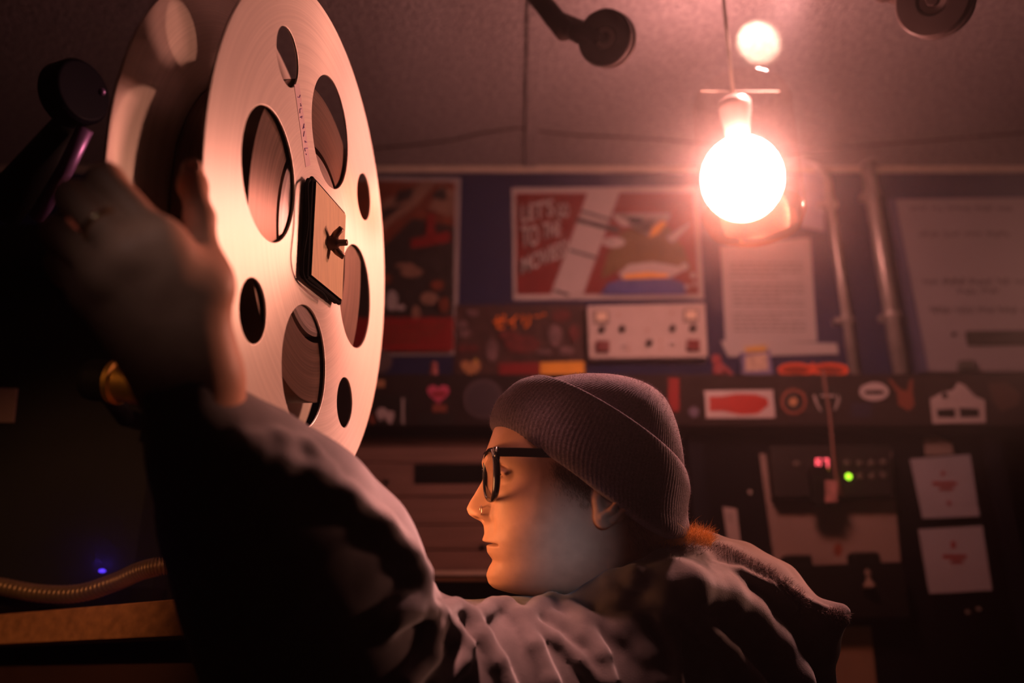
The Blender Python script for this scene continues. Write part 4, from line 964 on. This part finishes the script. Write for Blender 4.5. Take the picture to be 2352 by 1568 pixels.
# --------------------------------------------------------------- beanie
def hp3(px, py, s): return hpx(px, py, s)
def loft(Lp, Rp, ww, per, rib, ribn, knots=30, pw=2.1, cap=False, sag=None, tw=None):
    Lp, Rp = np.array(Lp, float), np.array(Rp, float); k = len(Lp); t = np.linspace(0, 1, k); T = np.linspace(0, 1, knots)
    def sm(P):
        return smooth_line(np.c_[P, np.zeros(len(P))] if P.ndim == 2 else np.c_[P, P*0, P*0], knots)
    Ls, Rs = sm(Lp)[:, :2], sm(Rp)[:, :2]; ws = sm(np.array(ww, float))[:, 0]; sg_s = sm(np.array(sag if sag else [0]*k, float))[:, 0]; tw_s = sm(np.array(tw if tw else [0]*k, float))[:, 0]
    V = []
    for i in range(knots):
        c = (Ls[i]+Rs[i])/2; e = (Rs[i]-Ls[i])/2
        for j in range(per):
            a = 2*math.pi*j/per; ca, sa = math.cos(a), math.sin(a)
            q = (abs(ca)**pw + abs(sa)**pw)**(-1/pw)
            rb = 1 + rib*math.cos(a*ribn)
            x = c + e*ca*q*rb; V.append(hpx(x[0], x[1], ws[i]*sa*q*rb) if False else hat_pt(x[0], x[1] + (sg_s[i] + tw_s[i]*ca)*(max(sa, 0)**1.0 if sa > 0 else .2*sa), ws[i]*sa*q*rb))
    F = [(i*per+j, (i+1)*per+j, (i+1)*per+(j+1) % per, i*per+(j+1) % per) for i in range(knots-1) for j in range(per)]
    g = Geo().add(V, F)
    if cap: g.F.append(tuple((knots-1)*per + j for j in range(per))); g.M.append(0)
    return g
def hat_pt(px, py, s): return HC + PXM*(AX*(px-1350) + HU*(1150-py) + HT*s)
m_knit = mat('beanie_wool', (.15, .108, .132), .95, var=.35, scale=420, bump=.5, bscale=800, bdist=.0015, sheen=.2, spec=.2)
bean = None
cuffL = [(1150, 985), (1136, 993), (1126, 980), (1128, 958), (1140, 928), (1160, 905), (1186, 884), (1214, 874), (1232, 874), (1244, 884)]
cuffR = [(1545, 1222), (1572, 1218), (1580, 1205), (1578, 1180), (1579, 1160), (1583, 1140), (1585, 1122), (1581, 1100), (1574, 1086), (1560, 1084)]
cuffW = [160, 172, 178, 182, 185, 186, 187, 187, 182, 164]
PER = 900
gc = loft(cuffL, cuffR, cuffW, PER, .0017, 150, 60, sag=[10, 10, 8, 6, 0, -8, -20, -28, -30, -22], tw=[42, 42, 42, 38, 30, 18, 8, 0, 0, 0])
crL = [(1238, 905), (1232, 888), (1246, 876), (1275, 868), (1312, 861), (1350, 858), (1395, 859), (1432, 864), (1462, 872), (1485, 880)]
crR = [(1565, 1105), (1572, 1085), (1573, 1062), (1570, 1030), (1564, 995), (1556, 965), (1546, 938), (1535, 918), (1520, 902), (1502, 890)]
crW = [158, 160, 160, 157, 150, 137, 116, 90, 58, 20]
gcr = loft(crL, crR, crW, PER, .0026, 150, 60, cap=True, sag=[-8, -12, -8, -4, 0, 0, 0, 0, 0, 0])
hatp = part('beanie', gcr, m_knit, person, smooth=True)
part('folded_cuff', gc, m_knit, hatp, smooth=True)
rts, drs = [], []
for g_ in (gcr, gc):
    V = np.array(g_.V); nF = len(g_.F) - (1 if g_ is gcr else 0)
    for fi in rng.integers(0, nF, 4200):
        f = g_.F[fi]; a, b, c = V[f[0]], V[f[1]], V[f[2]]; n = np.cross(b-a, c-a); l = np.linalg.norm(n)
        if l < 1e-12: continue
        cen = V[list(f)].mean(0); n = n/l
        if n @ (cen - HC - HU*.05) < 0: n = -n
        rts.append(cen); drs.append(n + rng.normal(0, .7, 3))
fz = part('wool_fuzz', strands(rts, drs, .0030, .00022, 1.4, 2), mat('wool_fibre', (.30, .22, .265), .9, var=0), hatp); fz['kind'] = 'stuff'

# --------------------------------------------------------------- hair
bb = BVHTree.FromPolygons([Vector(v) for v in gh.V], gh.F)
rts, drs = [], []
for _ in range(2200):
    x = random.uniform(1508, 1632); y = 1250 - 12*math.exp(-((x-1590)/40)**2) + random.gauss(0, 7)
    d = .985 + random.gauss(0, .013); rts.append(cp(x, y, d)); drs.append(AX*random.uniform(-.5, .9) + AU*random.uniform(.3, 1.0) + AF*random.gauss(0, .4))
ghr = strands(rts, drs, .016, .00032, 1.2, 4)
m_hair = mat('lit_hair', (.95, .46, .13), .5, var=.2, scale=80)  # tuft colour raised to hold the bulb's light on the hair
hr = part('hair', ghr, m_hair, person); hr['kind'] = 'stuff'
rts, drs = [], []
for _ in range(2600):
    t = random.random(); x = 1275 + t*90 + random.gauss(0, 10); y = 1062 + t*62 + abs(random.gauss(0, 26)) - 6
    if x > 1356 or y > 1165: continue
    p, n = hit(bb, x, y)
    if p is not None: rts.append(p[:]); drs.append((Vector(n)*.35 + Vector(-HU)*.8 + Vector(AX)*random.uniform(-.2, .5))[:])
for _ in range(900):
    x = random.uniform(1440, 1500); y = random.uniform(1180, 1262); p, n = hit(bb, x, y)
    if p is not None and random.random() < (1262 - y + (x-1440))/110: rts.append(p[:]); drs.append((Vector(n)*.35 - Vector(HU)*.9 + Vector(AX)*.3)[:])
sb = part('sideburn', strands(rts, drs, .0040, .00018, .4, 2), mat('sideburn_hair', (.16, .075, .035), .6), hr); sb['kind'] = 'stuff'

# --------------------------------------------------------------- glasses
gs = thing('glasses', 'thick black framed glasses worn under the beanie', 'glasses', hd(228, 0, 60))
m_ac = mat('black_acetate', (.010, .008, .008), .18, var=0, coat=.4)
fg = Geo()
def lensp(sgn, ang, kr=1.0):
    ca, sa = math.cos(ang), math.sin(ang); q = (abs(ca)**2.5 + abs(sa)**2.5)**(-1/2.5)
    s = 66 + 54*ca*q*kr; u = 63 + 54*sa*q*kr
    return hd(236 - .17*(s - 12), s*sgn, u - 7)
for sgn in (1, -1):
    n = 56; angs = [2*math.pi*i/n for i in range(n)]
    rads = [(5.4 + 2.8*max(0, math.cos(a)))*PXM for a in angs]
    P = [lensp(sgn, a) for a in angs]
    fg.tube(P, rads, 10, closed=True)
fg.tube([hd(234, 13, 65), hd(239, 0, 70), hd(234, -13, 65)], 5*PXM, 10)
for sgn in (1, -1):
    fg.prism([hd(226, 112*sgn, 114), hd(214, 127*sgn, 114), hd(212, 127*sgn, 89), hd(218, 117*sgn, 77), hd(226, 110*sgn, 93)], LAT*sgn*.003)
part('frame', fg, m_ac, gs, smooth=True)
for sgn in (1, -1):
    tp = [(216, 127, 103), (180, 131, 103), (110, 140, 101), (40, 146, 98), (0, 148, 92)]
    v = []
    for a, s, u in tp:
        for ds, du in ((-3, -10), (3.5, -10), (3.5, 9.5), (-3, 9.5)): v.append(hd(a, (s+ds)*sgn, u+du))
    f = [(i*4+j, i*4+(j+1) % 4, i*4+4+(j+1) % 4, i*4+4+j) for i in range(4) for j in range(4)] + [(0,1,2,3), (16,17,18,19)]
    part('temple_arm', Geo().add(v, f), m_ac, gs, bevel=.0008)
    part('lens', Geo().prism([lensp(sgn, 2*math.pi*i/40, .95) for i in range(40)], FWD*.0012), glass_mat('lens_glass', (.93, .92, .92), .06), gs)
    part('hinge_pin', Geo().ball(hd(219, 131*sgn, 107), (.0011, .0011, .0022), 8), m_steel, gs)
# piercings and rings
ro = [hpx(1114 + 3*math.cos(a), 1170 + 10*math.sin(a), 36 + 8*math.cos(a)) for a in np.linspace(0, 2*math.pi, 33)[:-1]]
part('nose_ring', Geo().tube(ro, .00055, 8, closed=True), mat('ring_steel', (.85, .7, .6), .15, metal=1.0), person, smooth=True)
rc = (cp(300, 480, .626) + cp(243, 413, .628))/2; fa = cp(243, 413, .628) - cp(362, 548, .622); fa /= np.linalg.norm(fa)
rc = cp(362, 548, .622) + fa*.034 ; u_ = np.cross(fa, AF); u_ /= np.linalg.norm(u_); w_ = np.cross(fa, u_)
mid_c = cp(298, 582, .612); mid_e = cp(166, 452, .620); fa = (mid_e - mid_c)/np.linalg.norm(mid_e - mid_c); rc = mid_c + fa*.030; u_ = np.cross(fa, AF); u_ /= np.linalg.norm(u_); w_ = np.cross(fa, u_)
part('finger_ring', Geo().tube([rc + .0128*(math.cos(a)*u_ + math.sin(a)*w_) for a in np.linspace(0, 2*math.pi, 41)[:-1]], .0020, 10, closed=True), mat('ring_gold', (.9, .6, .35), .15, metal=1.0), person, smooth=True)

# ------------------------------------------------------------ lights
face_fill_o = cp(800, 1190, .935)
light('face_fill', 'SPOT', face_fill_o, 1.9, (1.0, .37, .14), .045, hd(235, 20, -66), 72, .25)  # unseen light added to warm the face, tucked behind the sleeve
light('sleeve_fill', 'SPOT', (-.13, .72, 2.25), 86.0, (1.0, .40, .34), .025, (.03, .80, 1.39), 24, .35)  # extra light from above the view, brightens the sleeve folds
light('reel_fill', 'SPOT', (1.55, 1.70, 2.22), 100.0, (1.0, .41, .29), .05, (-.16, .88, 1.74), 33, .5)  # added beam from outside the view, lifts the reel and rims
light('beanie_rim_fill', 'SPOT', (.50, 1.24, 2.555), 85.0, (1.0, .43, .39), .03, (.13, 1.0, 1.62), 39, .45)  # unseen rim light added for the beanie top and back
light('console_fill', 'SPOT', (-.95, -.5, 2.1), 44.0, (1.0, .40, .16), .03, Hz(230, 1420, HB), 23, .8)  # made-up light behind the camera, brightens the console edge and lens rim
light('patch_fill', 'SPOT', (.35, -1.0, 1.75), 50, (.52, .70, 1.0), .03, hd(86, 110, -104), 2.8, .45)  # narrow beam added for the pale patch on the cheek
light('patch_fill', 'SPOT', (-.2, -1.0, 1.9), 17, (1.0, .80, .82), .04, cp(385, 560, .62), 4.0, 1.0)  # second added beam, lightens the back of the hand

# ------------------------------------------------------------ air and view
w = bpy.data.worlds.new('booth_air'); scn.world = w; w.use_nodes = True
nt_ = w.node_tree; bg = nt_.nodes['Background']; bg.inputs['Color'].default_value = (0, 0, 0, 1); bg.inputs['Strength'].default_value = 0
vs = nt_.nodes.new('ShaderNodeVolumeScatter'); vs.inputs['Color'].default_value = (1, .95, .95, 1); vs.inputs['Density'].default_value = .075; vs.inputs['Anisotropy'].default_value = .94
nt_.links.new(vs.outputs[0], nt_.nodes['World Output'].inputs['Volume'])
scn.view_settings.view_transform = 'Standard'; scn.view_settings.look = 'None'; scn.view_settings.gamma = 1; scn.view_settings.use_curve_mapping = False
scn.view_settings.exposure = 0.0
cy_ = scn.cycles; cy_.max_bounces = 6; cy_.diffuse_bounces = 1; cy_.glossy_bounces = 3; cy_.transparent_max_bounces = 12; cy_.volume_bounces = 0
cy_.sample_clamp_indirect = 4.0; cy_.blur_glossy = .6; cy_.use_denoising = True; cy_.use_adaptive_sampling = True; cy_.adaptive_threshold = .06; cy_.adaptive_min_samples = 16
